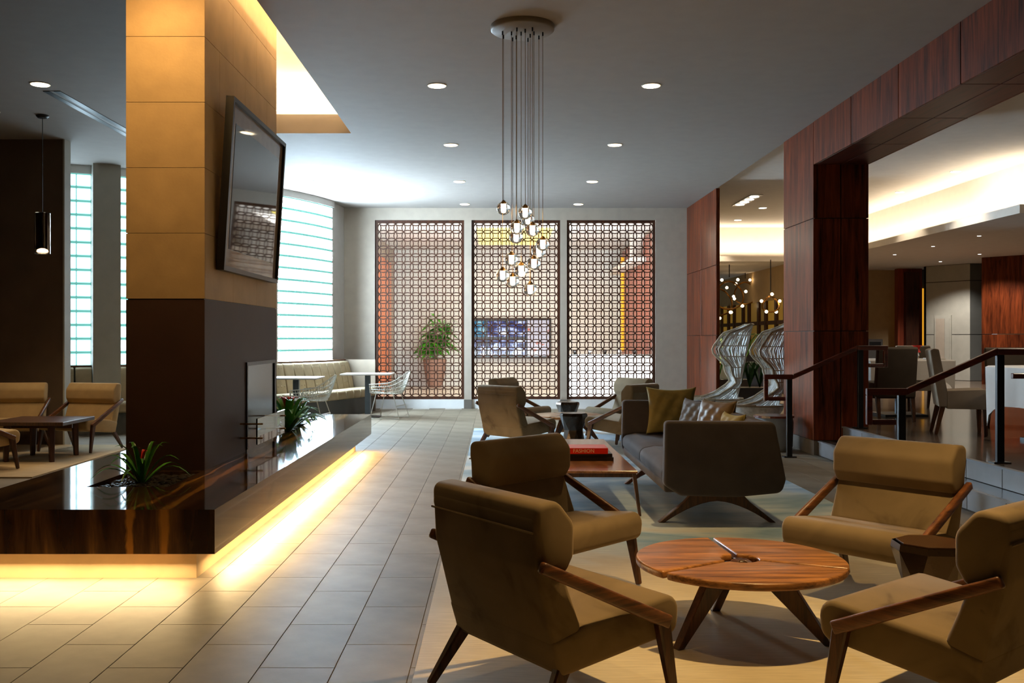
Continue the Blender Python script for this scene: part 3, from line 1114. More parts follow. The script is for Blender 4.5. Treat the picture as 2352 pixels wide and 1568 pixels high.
fire = thing('firebox', 'recessed glass-fronted firebox with dark metal frame in the chimney side', 'fireplace', (CX1, (FB[0] + FB[1]) / 2, 0.4125))
hw, hh = (FB[1] - FB[0]) / 2, FB[2] - 0.4125
fm = MB()
fm.box(-.006, .012, -hw, -hw + .03, 0.02, hh).box(-.006, .012, hw - .03, hw, 0.02, hh).box(-.006, .012, -hw + .03, hw - .03, hh - .03, hh)
fm.obj('frame', 'blackframe', fire)
MB().box(-.004, .0, -hw + .03, hw - .03, 0.0, hh - .03).obj('glass_front', plain('smoked_glass', srgb(34, 42, 48), 0.16, var=0.05, spec=0.35), fire)
gg = thing('fire_guard', 'low clear glass guard on bronze pegs before the firebox', 'fire guard', (-1.93, 8.45, 0.5))
MB().box(-.006, .006, -0.52, 0.5, 0.0, 0.21).obj('glass_panel', 'glass', gg)
for yv in (-.44, .42):
    for zv in (.045, .16):
        MB().tube([(-.155, yv, zv), (.03, yv, zv)], 0.007, 8).obj('peg', 'bronze', gg)

# framed picture, leaning out at the top
pic = thing('framed_picture', 'large black-framed dusk photograph hung tilted on the chimney side', 'picture', (-2.045, 8.18, 1.865))
pic.rotation_euler = (0, math.radians(3.4), 0)
PW, PH = 0.90, 1.29
fm = MB()
fm.box(-.03, .03, -PW, -PW + .035, 0, PH).box(-.03, .03, PW - .035, PW, 0, PH).box(-.03, .03, -PW + .035, PW - .035, 0, .035).box(-.03, .03, -PW + .035, PW - .035, PH - .035, PH)
fm.obj('frame', 'blackframe', pic)
MB().box(-.01, .006, -PW + .03, PW - .03, .03, PH - .03).obj('mat_board', 'mat', pic)
MB().box(.004, .009, -PW + .17, PW - .17, .17, PH - .17).obj('photograph', 'photo', pic)

# pebbles and bromeliads in the planters
def pebbles(P, n, label):
    mb = MB()
    rnd = random.Random(3)
    for _ in range(n):
        x, y = rnd.uniform(P[0] + .03, P[1] - .03), rnd.uniform(P[2] + .03, P[3] - .03)
        r = rnd.uniform(.012, .026)
        mb.lathe([(r * .55, 0), (r, .4 * r), (r * .9, .8 * r), (r * .3, 1.05 * r)], 7, (x, y, SL[4] + .203 + rnd.uniform(0, .015)))
    o = mb.obj('pebbles', 'pebble', None, smooth=True)
    o['kind'] = 'stuff'
    return tag(o, label, 'pebbles')
pebbles(P1, 420, 'dark polished pebbles filling the planter before the chimney')
pebbles(P2, 700, 'dark polished pebbles filling the planter behind the chimney')

def leafmesh(L, w, rise, droop, n=8):
    def fn(u, v):
        t = u
        y = L * (t - 0.12 * droop * t * t)
        z = rise * math.sin(min(1, t * 1.1) * PI * 0.55) - droop * L * t ** 2.6 * 0.75
        ww = w * (math.sin(PI * min(1, 0.12 + 0.88 * t)) ** 0.7 if t < 0.98 else 0.03)
        x = (v - .5) * 2 * ww
        return (x, y, z + abs(v - .5) * ww * 0.9)
    return MB().grid(fn, n, 2)
def bromeliad(loc, label, s=1.0, nred=5, bs=1.0, lw=1.0, nl=18):
    t = thing('bromeliad', label, 'plant', loc, 0)
    rnd = random.Random(int(loc[1] * 100))
    variants = [leafmesh(.30 * s, .017 * s * lw, .26 * s, .25).mesh('leaf', smooth=True), leafmesh(.20 * s, .016 * s * lw, .32 * s, .05).mesh('leaf', smooth=True), leafmesh(.40 * s, .016 * s * lw, .20 * s, .38).mesh('leaf', smooth=True)]
    for i in range(nl):
        place('leaf', variants[i % 3], 'leaf', t, (0, 0, 0), i * 2.4 + rnd.uniform(-.2, .2))
    bm_ = [leafmesh(.06 * s * bs, .013 * s * bs, .10 * s * bs, .1).mesh('bract', smooth=True)]
    for i in range(nred):
        place('bract', bm_[0], 'red', t, (0, 0, .17 * s), i * 2 * PI / nred)
    MB().tube([(0, 0, 0), (0, 0, .16 * s)], .012 * s, 6).obj('stalk', 'leaf', t)
    return t
bromeliad((-2.36, 6.55, SL[4] + .205), 'bromeliad with small red bracts in the planter before the chimney', 0.9, 3)
bromeliad((-2.15, 10.15, SL[4] + .205), 'lush bromeliad with orange-red bract in the planter behind the chimney', 1.15, 8, 1.6, 1.8, 30)
bromeliad((-2.22, 10.95, SL[4] + .205), 'bromeliad further along the planter behind the chimney', 0.9, 4, 1.3, 1.6, 26)

# ------------------------------------------------------------------ lattice screens
PIT = (SX[0][1] - SX[0][0] - 0.10) / 10.35
RING = PIT / math.sqrt(2)
def ring_mesh(name, a0, a1, n, keep=None):
    mb = MB()
    w, dp = 0.009, 0.016
    full = abs(a1 - a0 - 2 * PI) < 1e-6
    k = n if full else n + 1
    for i in range(k):
        t = a0 + (a1 - a0) * i / n
        for rr, yy in ((RING - w, -dp), (RING + w, -dp), (RING + w, dp), (RING - w, dp)):
            mb.v.append((rr * math.cos(t), yy, rr * math.sin(t)))
    for i in range(n):
        a, b = 4 * i, 4 * ((i + 1) % k)
        for q in range(4):
            mb.f.append((a + q, a + (q + 1) % 4, b + (q + 1) % 4, b + q))
    return mb.mesh(name)
ring_full = ring_mesh('ring', 0, 2 * PI, 28)
arcs = {d: ring_mesh('edge_arc', d - PI / 4, d + PI / 4, 7) for d in (0, PI / 2, PI, 3 * PI / 2)}
lab = ['wooden lattice screen of interlocking rings beside the glass block bay',
       'wooden lattice screen of interlocking rings behind the globe chandelier',
       'wooden lattice screen of interlocking rings nearest the mahogany pier']
for si, (a, b) in enumerate(SX):
    w = b - a
    t = thing('lattice_screen', lab[si], 'screen', ((a + b) / 2, BACK + 0.09, SZ0), 0, 'lattice screens in the back wall')
    H = SZ1 - SZ0
    fm = MB()
    f = 0.05
    fm.box(-w / 2, -w / 2 + f, -.05, .05, 0, H).box(w / 2 - f, w / 2, -.05, .05, 0, H)
    fm.box(-w / 2 + f, w / 2 - f, -.05, .05, 0, f).box(-w / 2 + f, w / 2 - f, -.05, .05, H - f, H)
    fm.obj('frame', 'screenwood', t)
    nc = 10
    nr = 22
    pz_ = (H - 2 * f - 0.01) / (nr + 0.2)
    px_ = PIT
    zsc = pz_ / PIT
    for j in range(nr):
        for i in range(nc):
            o = place('ring', ring_full, 'screenwood', t, ((i - (nc - 1) / 2) * px_, 0, H / 2 + (j - (nr - 1) / 2) * pz_))
            o.scale = (1, 1, zsc)
    for j in range(nr):
        for sgn, d in ((-1, 0), (1, PI)):
            o = place('edge_arc', arcs[d], 'screenwood', t, (sgn * (nc + 1) / 2 * px_, 0, H / 2 + (j - (nr - 1) / 2) * pz_))
            o.scale = (1, 1, zsc)
    for i in range(nc):
        for sgn, d in ((-1, PI / 2), (1, 3 * PI / 2)):
            o = place('edge_arc', arcs[d], 'screenwood', t, ((i - (nc - 1) / 2) * px_, 0, H / 2 + sgn * (nr + 1) / 2 * pz_))
            o.scale = (1, 1, zsc)

# ------------------------------------------------------------------ rugs
rug = MB().box(-0.33, 2.75, 1.4, 14.7, 0.0, 0.014).obj('rug', 'rug')
tag(rug, 'long beige and pale blue rug under the lounge seating', 'rug')
rug = MB().box(-8.6, -4.5, 9.54, 12.43, 0.0, 0.014).obj('rug', 'rug2')
tag(rug, 'plain beige rug beside the hearth under the square table', 'rug')

# ------------------------------------------------------------------ lounge chairs
def make_chair(name, label, fab, group):
    t = thing(name, label, 'armchair', (0, 0, 0), 0, group)
    W = 0.335
    soft([(.335, .415), (.32, .265), (-.22, .20), (-.26, .33), (-.12, .365)], [.075, .05, .02, .02, .03], -W, W).obj('seat', fab, t, bevel=.022, seg=3, smooth=True)
    soft([(-.225, .205), (-.325, .58), (-.335, .755), (-.26, .785), (-.215, .57), (-.13, .36), (-.185, .215)], [.02, .10, .03, .04, .03, .03, .02], -W + .004, W - .004).obj('backrest', fab, t, bevel=.022, seg=3, smooth=True)
    soft([(-.30, .56), (-.332, .715), (-.332, .792), (-.235, .80), (-.165, .72), (-.165, .61), (-.20, .552)], [.02, .05, .035, .05, .06, .05, .03], -W - .002, W + .002).obj('headrest', fab, t, bevel=.022, seg=3, smooth=True)
    MB().tube([(-W + .01, -.338, .70), (W - .01, -.338, .70)], .004, 6).obj('seam', fab, t)
    for s in (-1, 1):
        MB().bar((s * .353, -.325, .592), (s * .353, .255, .318), .030, .040, .030, .052).obj('arm', 'walnutY', t, bevel=.008, seg=2, smooth=True)
        MB().bar((s * .345, .225, .33), (s * .355, .285, .006), .042, .060, .026, .032, up=(0, 1, 0)).obj('leg', 'walnut', t, bevel=.006, seg=1)
        MB().bar((s * .295, -.16, .285), (s * .345, -.335, .008), .042, .064, .026, .032, up=(0, 1, 0)).obj('leg', 'walnut', t, bevel=.006, seg=1)
    return t
def heading(dx, dy):
    return math.atan2(-dx, dy)
CH1 = make_chair('lounge_chair', 'olive velvet lounge chair with wooden arms, back turned, beside the tiled aisle', 'velvet', 'velvet lounge chairs')
RZ = 0.014
def setpose(o, x, y, d):
    o.location = (x, y, RZ)
    o.rotation_euler = (0, 0, heading(*d))
setpose(CH1, .215, 3.709, (.825, .565))
G = 'velvet lounge chairs'
dup(CH1, (.325, 5.286, RZ), heading(.736, -.677), 'olive velvet lounge chair between the long coffee table and the split-top round table', G)
dup(CH1, (1.959, 5.122, RZ), heading(-.772, -.636), 'olive velvet lounge chair turned from the steps towards the split-top round table', G)
dup(CH1, (1.63, 3.52, RZ), heading(-.64, .77), 'olive velvet lounge chair in shadow with the faceted drum table behind it', G)
dup(CH1, (.24, 11.55, RZ), heading(.74, .68), 'grey-lit velvet lounge chair showing its back at the far end of the rug', G)
dup(CH1, (.33, 13.5, RZ), heading(.90, -.43), 'tan velvet lounge chair facing the far round table, before the middle lattice screen', G)
dup(CH1, (1.66, 13.35, RZ), heading(-.85, -.5), 'grey-lit velvet lounge chair facing outward before the right lattice screen', G)
dup(CH1, (1.52, 11.9, RZ), heading(-.80, .6), 'grey-lit velvet lounge chair right behind the far arm of the sofa', G)
GL = 'cream lounge chairs on the beige rug'
CL1 = make_chair('lounge_chair', 'cream lounge chair with wooden arms near the tufted banquette', 'cream_fab', GL)
CL1.location = (-4.99, 11.8, RZ); CL1.rotation_euler = (0, 0, heading(-.25, -.97))
dup(CL1, (-5.85, 11.85, RZ), heading(.15, -.98), 'cream lounge chair against the brown partition behind the dark square table', GL)
dup(CL1, (-5.36, 10.05, RZ), heading(.55, .83), 'cream lounge chair seen from its side before the dark square table', GL)

# ------------------------------------------------------------------ round split-top tables
def round_table(loc, label, rot=0.0):
    t = thing('round_table', label, 'table', loc, rot, 'split-top round tables')
    R, zt, th = 0.47, 0.345, 0.034
    ang = [math.radians(a) for a in (94, 214, 334)]
    gap = 0.011
    for i in range(3):
        a0, a1 = ang[i], ang[(i + 1) % 3] + (2 * PI if i == 2 else 0)
        pts = []
        n = 22
        g0 = math.asin(gap / R)
        for k in range(n + 1):
            a = a0 + g0 + (a1 - a0 - 2 * g0) * k / n
            pts.append((R * math.cos(a), R * math.sin(a)))
        ri = 0.085
        gi = math.asin(gap / ri)
        for k in range(7):
            a = a1 - gi - (a1 - a0 - 2 * gi) * k / 6
            pts.append((ri * math.cos(a), ri * math.sin(a)))
        MB().prism(pts, zt - th, zt, 'Z').obj('tabletop_segment', 'walnutX', t, bevel=.009, seg=3, smooth=True, ang=50)
        c, s = math.cos(a0), math.sin(a0)
        # plank leg: wide under the top, tapering to the foot
        prof = [(-.02, zt - .004), (.03, zt - .004), (.08, zt - .036), (.20, zt - .036), (.405, 0), (.37, 0), (.09, zt - .085), (-.02, zt - .06)]
        lm = MB()
        wv = .021
        vs = [(r * c - sd * wv * s, r * s + sd * wv * c, z) for sd in (-1, 1) for r, z in prof]
        m = len(prof)
        lm.add(vs, [tuple(range(m))[::-1], tuple(range(m, 2 * m))] + [(k, (k + 1) % m, m + (k + 1) % m, m + k) for k in range(m)])
        lm.obj('leg', 'walnut', t, bevel=.003, seg=1)
    MB().lathe([(.036, zt - .09), (.036, zt - .012), (.030, zt - .006)], 20).obj('hub', 'walnut', t, smooth=True)
    MB().lathe([(.10, zt - .055), (.10, zt - .038)], 24).obj('light_stop_disc', 'walnut', t)  # disc added to stop light leaking through the gaps round the hub
    return t
T1 = round_table((1.11, 4.48, RZ), 'walnut round table with split three-piece top between the near lounge chairs')
dup(T1, (.95, 12.85, RZ), math.radians(20), 'walnut round table with split top between the far lounge chairs', 'split-top round tables')

# faceted drum tables
def drum(loc, label, rot=0.3, s=1.0):
    t = thing('drum_table', label, 'side table', loc, rot, 'faceted drum tables')
    h = 0.42 * s
    n = 8
    prof = [(.150, 0), (.118, h * .52), (.172, h * .93), (.166, h)]
    mb = MB()
    for q, (r, z) in enumerate(prof):
        for k in range(n):
            a = 2 * PI * (k + .5 * (q == 1)) / n
            mb.v.append((r * math.cos(a), r * math.sin(a), z))
    for q in range(3):
        for k in range(n):
            a, b = q * n + k, q * n + (k + 1) % n
            c, d = (q + 1) * n + k, (q + 1) * n + (k + 1) % n
            if q == 0:
                mb.f += [(a, b, c), (b, d, c)]
            elif q == 1:
                mb.f += [(a, b, d), (a, d, c)]
            else:
                mb.f.append((a, b, d, c))
    mb.f.append(tuple(range(n))[::-1])
    mb.obj('body', plain('dark_bronze_drum', srgb(60, 46, 34), 0.22, metal=0.6, var=0.12), t)
    MB().lathe([(.150, h - .004), (.150, h + .006)], 8, (0, 0, 0)).obj('top', plain('dark_walnut_disc', srgb(64, 42, 26), 0.25), t, bevel=.002, seg=1)
    return t
D1 = drum((1.97, 4.46, RZ), 'dark faceted drum table between two olive lounge chairs')
dup(D1, (.95, 12.1, RZ), 0.6, 'dark faceted drum table in front of the far round table', 'faceted drum tables')
dup(D1, (1.03, 14.2, RZ), 0.1, 'dark faceted drum table behind the far round table by the screens', 'faceted drum tables')

# ------------------------------------------------------------------ sofa
sofa = thing('sofa', 'dark grey-brown velvet sofa with splayed walnut boomerang legs', 'sofa', (1.61, 8.2, RZ), 0)
L2 = 1.22
endp = rpoly([(-.42, .30), (-.41, .755), (.37, .75), (.45, .34), (.42, .245), (.10, .215), (-.30, .225)], [.05, .03, .05, .06, .06, .05, .06])
for s in (-1, 1):
    y0, y1 = (-L2, -L2 + .10) if s < 0 else (L2 - .10, L2)
    MB().prism(endp, y0, y1, 'Y').obj('armrest', 'sofa', sofa, bevel=.02, seg=3, smooth=True)
MB().prism(rpoly([(.20, .25), (.28, .74), (.385, .74), (.44, .34), (.40, .25)], [.03, .03, .05, .05, .03]), -L2 + .10, L2 - .10, 'Y').obj('backrest', 'sofa', sofa, bevel=.015, seg=2, smooth=True)
MB().prism(rpoly([(-.40, .235), (-.41, .32), (.22, .30), (.22, .235)], .02), -L2 + .10, L2 - .10, 'Y').obj('seat_base', 'sofa', sofa, bevel=.012, seg=2, smooth=True)
for k in range(2):
    y0 = -L2 + .105 + k * (L2 - .105)
    y1 = y0 + L2 - .11
    MB().prism(rpoly([(-.415, .30), (-.42, .425), (-.30, .45), (.22, .43), (.22, .30)], [.05, .06, .04, .03, .02]), y0, y1, 'Y').obj('seat_cushion', 'sofa', sofa, bevel=.035, seg=4, smooth=True)
for yv in (-L2 + .22, L2 - .32):
    pts = []
    for k in range(13):
        u = -1 + 2 * k / 12
        pts.append((u * .42, .0 + .165 * (1 - abs(u) ** 1.6)))
    top = [(-.405 - .035, 0)] + [(u * .20, .235 - .03 * abs(u)) for u in (-1, -.5, 0, .5, 1)] + [(.405 + .035, 0)]
    inner = [(u * .385, .158 * (1 - abs(u) ** 1.7)) for u in [1 - k / 7 for k in range(15)]]
    poly = [(-.43, 0), (-.24, .15), (-.18, .215), (.18, .215), (.24, .15), (.43, 0)] + inner
    MB().prism(poly, yv - .03, yv + .03, 'Y').obj('leg', 'walnut', sofa, bevel=.005, seg=1)

def pillow(w, h, d):
    def fn(sgn):
        def g(u, v):
            a, b = u * 2 - 1, v * 2 - 1
            k = (1 - abs(a) ** 2.6) * (1 - abs(b) ** 2.6)
            pin = 1 - .13 * (1 - a * a) * (b * b)
            pin2 = 1 - .13 * (1 - b * b) * (a * a)
            wr = .012 * math.sin(a * 9 + b * 5) * math.sin(b * 11 - a * 3) * k
            return (a * w / 2 * pin2, sgn * d / 2 * max(0, k) ** .45 + wr, b * h / 2 * pin + h / 2)
        return g
    mb = MB().grid(fn(1), 24, 24).grid(fn(-1), 24, 24)
    return mb
def put_pillow(loc, rot, w, h, d, mat, label):
    me = pillow(w, h, d).mesh('throw_pillow', smooth=True)
    bmx = bmesh.new(); bmx.from_mesh(me); bmesh.ops.remove_doubles(bmx, verts=bmx.verts, dist=.0005); bmx.to_mesh(me); bmx.free()
    t = thing('throw_pillow', label, 'pillow', loc, 0, 'throw pillows on the sofa')
    t.rotation_euler = rot
    place('pillow_cover', me, mat, t)
    MB().tube([(w / 2 * (1 - .13 * (1 - (k / 6 - 1) ** 2)), 0, h * k / 12) for k in range(13)], .005, 6).obj('piping', mat, t)
    return t
M['pil_gold'] = plain('gold_velvet', srgb(128, 112, 62), 0.75, var=0.12, nscale=7, sheen=0.5, spec=0.2, bump=.1)
M['pil_grey'] = plain('grey_silk', srgb(92, 88, 90), 0.55, var=0.1, nscale=6, sheen=0.3)
M['pil_brown'] = plain('bronze_satin', srgb(88, 66, 34), 0.5, var=0.15, nscale=8, sheen=0.3)
put_pillow((1.62, 9.14, RZ + .44), (math.radians(-14), 0, math.radians(-10)), .46, .46, .15, 'pil_gold', 'large olive-gold velvet pillow leaning on the far sofa arm')
put_pillow((1.72, 8.72, RZ + .44), (math.radians(-16), 0, math.radians(-62)), .42, .38, .13, 'pil_grey', 'grey silk pillow between the gold and bronze ones')
put_pillow((1.76, 8.12, RZ + .43), (math.radians(-14), 0, math.radians(-64)), .44, .42, .16, 'pil_brown', 'bronze satin pillow at the middle of the sofa back')
put_pillow((1.80, 7.66, RZ + .43), (math.radians(-10), 0, math.radians(-78)), .38, .34, .13, 'pil_gold', 'small dark gold pillow next to the near sofa arm')

# long coffee table and books
ct = thing('coffee_table', 'long low walnut coffee table with slim tapered legs and stack of books', 'table', (.69, 8.58, RZ))
TX, TY, TZt = .375, 1.17, .345
MB().box(-TX, TX, -TY, TY, TZt - .018, TZt).obj('tabletop', 'walnutTop', ct, bevel=.003, seg=1)
for s in (-1, 1):
    MB().box(-TX + .01, TX - .01, s * (TY - .03) - .012, s * (TY - .03) + .012, TZt - .05, TZt - .018).obj('apron', 'walnut', ct)
    MB().box(s * (TX - .03) - .012, s * (TX - .03) + .012, -TY + .045, TY - .045, TZt - .05, TZt - .018).obj('side_rail', 'walnut', ct)
    for q in (-1, 1):
        MB().bar((s * (TX - .025), q * (TY - .03), TZt - .02), (s * (TX + .02), q * (TY - .03) , 0), .03, .045, .022, .024, up=(0, 1, 0)).obj('leg', 'walnut', ct, bevel=.003, seg=1)
    MB().box(s * .12 - .011, s * .12 + .011, .30, .33, .20, TZt - .05).obj('hanger', 'walnut', ct)
MB().box(-.131, .131, .30, .33, .18, .20).obj('stretcher', 'walnut', ct)

def book(loc, w, d, h, rot, mat, label, text=None, tmat='ink', tsize=.03, tx=0):
    t = thing('book', label, 'book', loc, rot, 'books stacked on the coffee table')
    c = .003
    cm = MB().box(-w / 2, w / 2, -d / 2, d / 2, 0, c).box(-w / 2, w / 2, -d / 2, d / 2, h - c, h).box(-w / 2, w / 2, -d / 2, -d / 2 + c, c, h - c)
    cm.obj('cover', mat, t)
    MB().box(-w / 2 + .004, w / 2 - .004, -d / 2 + c, d / 2 - .004, c, h - c).obj('pages', 'page', t)
    if text:
        cu = bpy.data.curves.new('spine_title', 'FONT')
        cu.body = text
        cu.size = tsize
        cu.align_x = 'LEFT'
        cu.align_y = 'CENTER'
        cu.extrude = .0003
        to = bpy.data.objects.new('spine_title', cu)
        C.objects.link(to)
        dg = bpy.context.evaluated_depsgraph_get()
        me = bpy.data.meshes.new_from_object(to.evaluated_get(dg))
        bpy.data.objects.remove(to)
        me.materials.clear()
        me.materials.append(M[tmat])
        o = place('spine_title', me, None, t, (tx, -d / 2 - .0006, h / 2))
        o.rotation_euler = (PI / 2, 0, 0)
    return t
bz = RZ + TZt
book((.775, 8.16, bz), .36, .30, .030, 0.0, 'bookdark', 'dark brown book at the bottom of the stack')
book((.765, 8.16, bz + .030), .36, .29, .030, 0.0, 'bookblack', 'black book in the middle of the stack')
book((.742, 8.13, bz + .060), .33, .28, .047, 0.0, 'bookred', 'bright red fashion book on top of the stack', 'FASHION', 'ink', .042, -.12)

# square dark table by the hearth
sq = thing('square_table', 'dark wooden square table among the cream lounge chairs', 'table', (-5.08, 11.0, RZ))
MB().box(-.42, .42, -.42, .42, .40, .44).obj('tabletop', 'walnut', sq, bevel=.004, seg=1)
for sx in (-1, 1):
    for sy in (-1, 1):
        MB().bar((sx * .24, sy * .30, .40), (sx * .25, sy * .31, 0), .06, .06, .045, .045).obj('leg', 'screenwood', sq, bevel=.003, seg=1)
MB().box(-.34, .34, -.015, .015, .34, .40).obj('apron', 'screenwood', sq)

# ------------------------------------------------------------------ handrails
def handrail(Y, label):
    t = thing('handrail', label, 'handrail', (3.36, Y, 0), 0, 'handrails on the steps')
    zl, zu = 0.945, 1.275
    xl, xu = 0.0, 0.79
    m = MB()
    h, w = .055, .045
    m.box(-.31, .02, -w / 2, w / 2, zl - h, zl)                       # level start
    m.box(-.31, -.31 + .045, -w / 2, w / 2, zl - .30, zl - h)         # loop down
    m.box(-.31 + .045, -.07, -w / 2, w / 2, zl - .30, zl - .30 + .045)
    m.hexa([(.02, -w / 2, zl - h), (.02, w / 2, zl - h), (.02, w / 2, zl), (.02, -w / 2, zl)],
           [(xu - .03, -w / 2, zu - h), (xu - .03, w / 2, zu - h), (xu - .03, w / 2, zu), (xu - .03, -w / 2, zu)])
    m.box(xu - .03, xu + .31, -w / 2, w / 2, zu - h, zu)
    m.box(xu + .265, xu + .31, -w / 2, w / 2, zu - .25, zu - h)
    m.box(xu + .10, xu + .265, -w / 2, w / 2, zu - .25, zu - .205)
    m.obj('rail', 'rail', t, bevel=.005, seg=1)
    for x, z0, z1 in ((-.02, 0, zl - h), (xu, PLZ, zu - h)):
        p = MB().box(x - .03, x + .03, -.02, .02, z0, z1).obj('post', 'black', t, bevel=.003, seg=1)
        MB().box(x - .07, x + .07, -.05, .05, z0, z0 + .012).obj('base_plate', 'black', p)
    return t
handrail(11.22, 'wooden handrail on black posts in front of the mahogany column')
handrail(8.11, 'wooden handrail on black posts beside the dining platform, above the velvet chair')

# ------------------------------------------------------------------ lamps
def downlight(x, y, z=CEIL, power=30, col=WARM, label='', group='round recessed ceiling lights', r=.085, lens='lens', ang=66):
    t = thing('downlight', label, 'ceiling light', (x, y, z), 0, group)
    MB().lathe([(r + .012, -.006), (r + .012, 0)], 24).obj('trim_ring', 'white', t)
    MB().lathe([(r, -.010), (r, -.0065)], 24).obj('lens', lens, t)
    if power:
        spot('lamp', (0, 0, -.03), power, col, ang, 0.5, t, r=.06)
    return t
LG = 'round recessed ceiling lights over the lounge'
ORD = ['seventh', 'sixth', 'fifth', 'fourth', 'third', 'second', 'first']
for x in (-.59, 1.54):
    for q, (y, pw, pw2) in enumerate(((0.78, 8, 8), (3.78, 60, 620), (6.78, 40, 170), (9.78, 26, 26), (12.78, 24, 24), (15.78, 24, 24), (18.45, 20, 20))):
        side = 'chimney recess' if x < 0 else 'mahogany beam'
        downlight(x, y, CEIL, pw if x < 0 else pw2, (1.0, .66, .27) if y < 8 else WARM,
                  'round recessed ceiling light, %s from the back wall in the row nearer the %s' % (ORD[q], side), LG)
downlight(-2.98, 15.76, CEIL, 12, WARM, 'round recessed ceiling light near the glass block bay')
downlight(-4.51, 9.73, CEIL, 120, WARM, 'round recessed ceiling light beside the slot diffuser')
downlight(-5.6, 10.9, CEIL, 60, WARM, 'round recessed ceiling light over the cream chairs')
DG = 'small ceiling lights of the dining tray'
for x, y, w in ((7.28, 15.6, 'beside the long lit cove, nearer its corner'), (7.3, 17.8, 'beside the long lit cove, farther from its corner'),
                (5.4, 19.95, 'right next to the four-lamp strip'), (5.4, 22.0, 'between the four-lamp strip and the far cove'),
                (4.9, 22.7, 'closest to the far lit cove'), (6.0, 11.0, 'above the farther dining table'), (6.0, 8.0, 'above the nearer dining table')):
    downlight(x, y, TZ, 150, CREAM, 'small recessed dining ceiling light ' + w, DG, .075, 'lensw', 95)
SG = 'pin lights under the dining soffit'
for px, py in ((2055, 584), (2143, 565), (2160, 600), (2249, 541), (2250, 583)):
    Yp = (SZ - CAM_H) * FPX / (VY - py)
    downlight(dpx(px, Yp), Yp, SZ, 230, (1.0, .95, .88), 'tiny pin light under the lower dining soffit', SG, .03, 'lensw', 130)

# four-lamp recessed strip
fs = thing('multi_spot', 'recessed black strip of four round spotlights in the dining ceiling', 'ceiling light', (4.8, 18.85, TZ))
MB().box(-.11, .11, -.75, .75, -.012, 0).obj('housing', 'steel', fs)
for k in range(4):
    MB().lathe([(.085, -.02), (.085, -.0125)], 16, (0, -.54 + k * .36, 0)).obj('lens', 'lensw', fs)

# slot diffuser
sd = thing('slot_diffuser', 'black linear air slot in the dark ceiling by the chimney', 'air vent', (-4.52, 12.0, CEIL))
for x in (-.055, .055):
    MB().box(x - .034, x + .034, -2.0, 2.0, -.006, 0).obj('slot', 'blackframe', sd)
MB().box(-.021, .021, -2.0, 2.0, -.003, 0).obj('blade', 'canopy', sd)

# pendant lamp at the left
pl = thing('pendant_lamp', 'slim smoked glass cylinder pendant before the brown partition', 'pendant lamp', (-5.12, 11.1, CEIL))
MB().lathe([(.05, -.03), (.07, -.012), (.07, 0)], 20).obj('canopy', 'black', pl)
MB().tube([(0, 0, -.03), (0, 0, -1.09)], .004, 6).obj('cord', 'black', pl)
MB().lathe([(.085, -1.56), (.085, -1.10), (.02, -1.095), (.02, -1.10), (.079, -1.105), (.079, -1.56)], 24, capb=False, capt=False).obj('shade', glassmat('smoked_lamp_glass', (.30, .22, .15, 1)), pl, smooth=True)
MB().lathe([(.022, -1.50), (.022, -1.12), (.012, -1.09)], 16).obj('socket', 'chrome', pl, smooth=True)
MB().lathe([(.05, -1.545), (.062, -1.535), (.055, -1.515), (.022, -1.50)], 20).obj('bulb', 'chbulb', pl, smooth=True)
spot('lamp', (0, 0, -1.57), 25, WARM, 110, 0.6, pl)

# globe chandelier
CHY, CHX = 7.92, .21
chd = thing('chandelier', 'cluster chandelier of fourteen glass globes hung on thin wires', 'chandelier', (CHX, CHY, CEIL))
MB().lathe([(.245, -.045), (.256, -.035), (.256, 0)], 40).obj('canopy', 'canopy', chd, smooth=True)
glob = [(1156.5, 478, 750), (1206.3, 488, 560), (1212.7, 504, 850), (1187.2, 523, 520), (1222.9, 528, 510), (1185.5, 544, 770), (1246.7, 560.6, 660),
        (1237.8, 578.8, 770), (1174.8, 595.6, 640), (1226.3, 604.6, 640), (1197, 620, 650), (1154.4, 631.4, 630), (1177.5, 644.8, 830), (1217.8, 664, 715)]
gl_me = MB().lathe([(.002, -.056)] + [(.056 * math.sin(a), -.056 * math.cos(a)) for a in [PI * k / 14 for k in range(1, 14)]] + [(.002, .056)], 20).mesh('globe', smooth=True)
gl_me.materials.append(M['globe'])
core_me = MB().lathe([(.004, -.030), (.014, -.026), (.016, .0), (.016, .028)], 12).mesh('bulb', smooth=True)
core_me.materials.append(M['chbulb'])
cap_me = MB().lathe([(.017, .028), (.017, .058), (.006, .066)], 12).mesh('socket', smooth=True)
cap_me.materials.append(M['bronze'])
for x, y, ay in glob:
    off = (ay - 640) / 275 * .256
    Yg = CHY + off * .9
    gx = (x - VX) / FPX * Yg - CHX
    gz = CAM_H + (VY - y) / FPX * Yg - CEIL
    g = place('globe', gl_me, None, chd, (gx, Yg - CHY, gz))
    place('bulb', core_me, None, g)
    place('socket', cap_me, None, g)
    MB().tube([(gx, Yg - CHY, -.045), (gx, Yg - CHY, gz + .06)], .0022, 5).obj('wire', 'brass', chd)
    MB().lathe([(.006, -.075), (.006, -.045)], 8, (gx, Yg - CHY, 0)).obj('wire_grip', 'black', chd)
pt = bpy.data.lights.new('lamp', 'POINT'); pt.energy = 14; pt.color = WARM; pt.shadow_soft_size = .25
po = bpy.data.objects.new('lamp', pt); C.objects.link(po); po.parent = chd; po.location = (0, 0, -2.02)

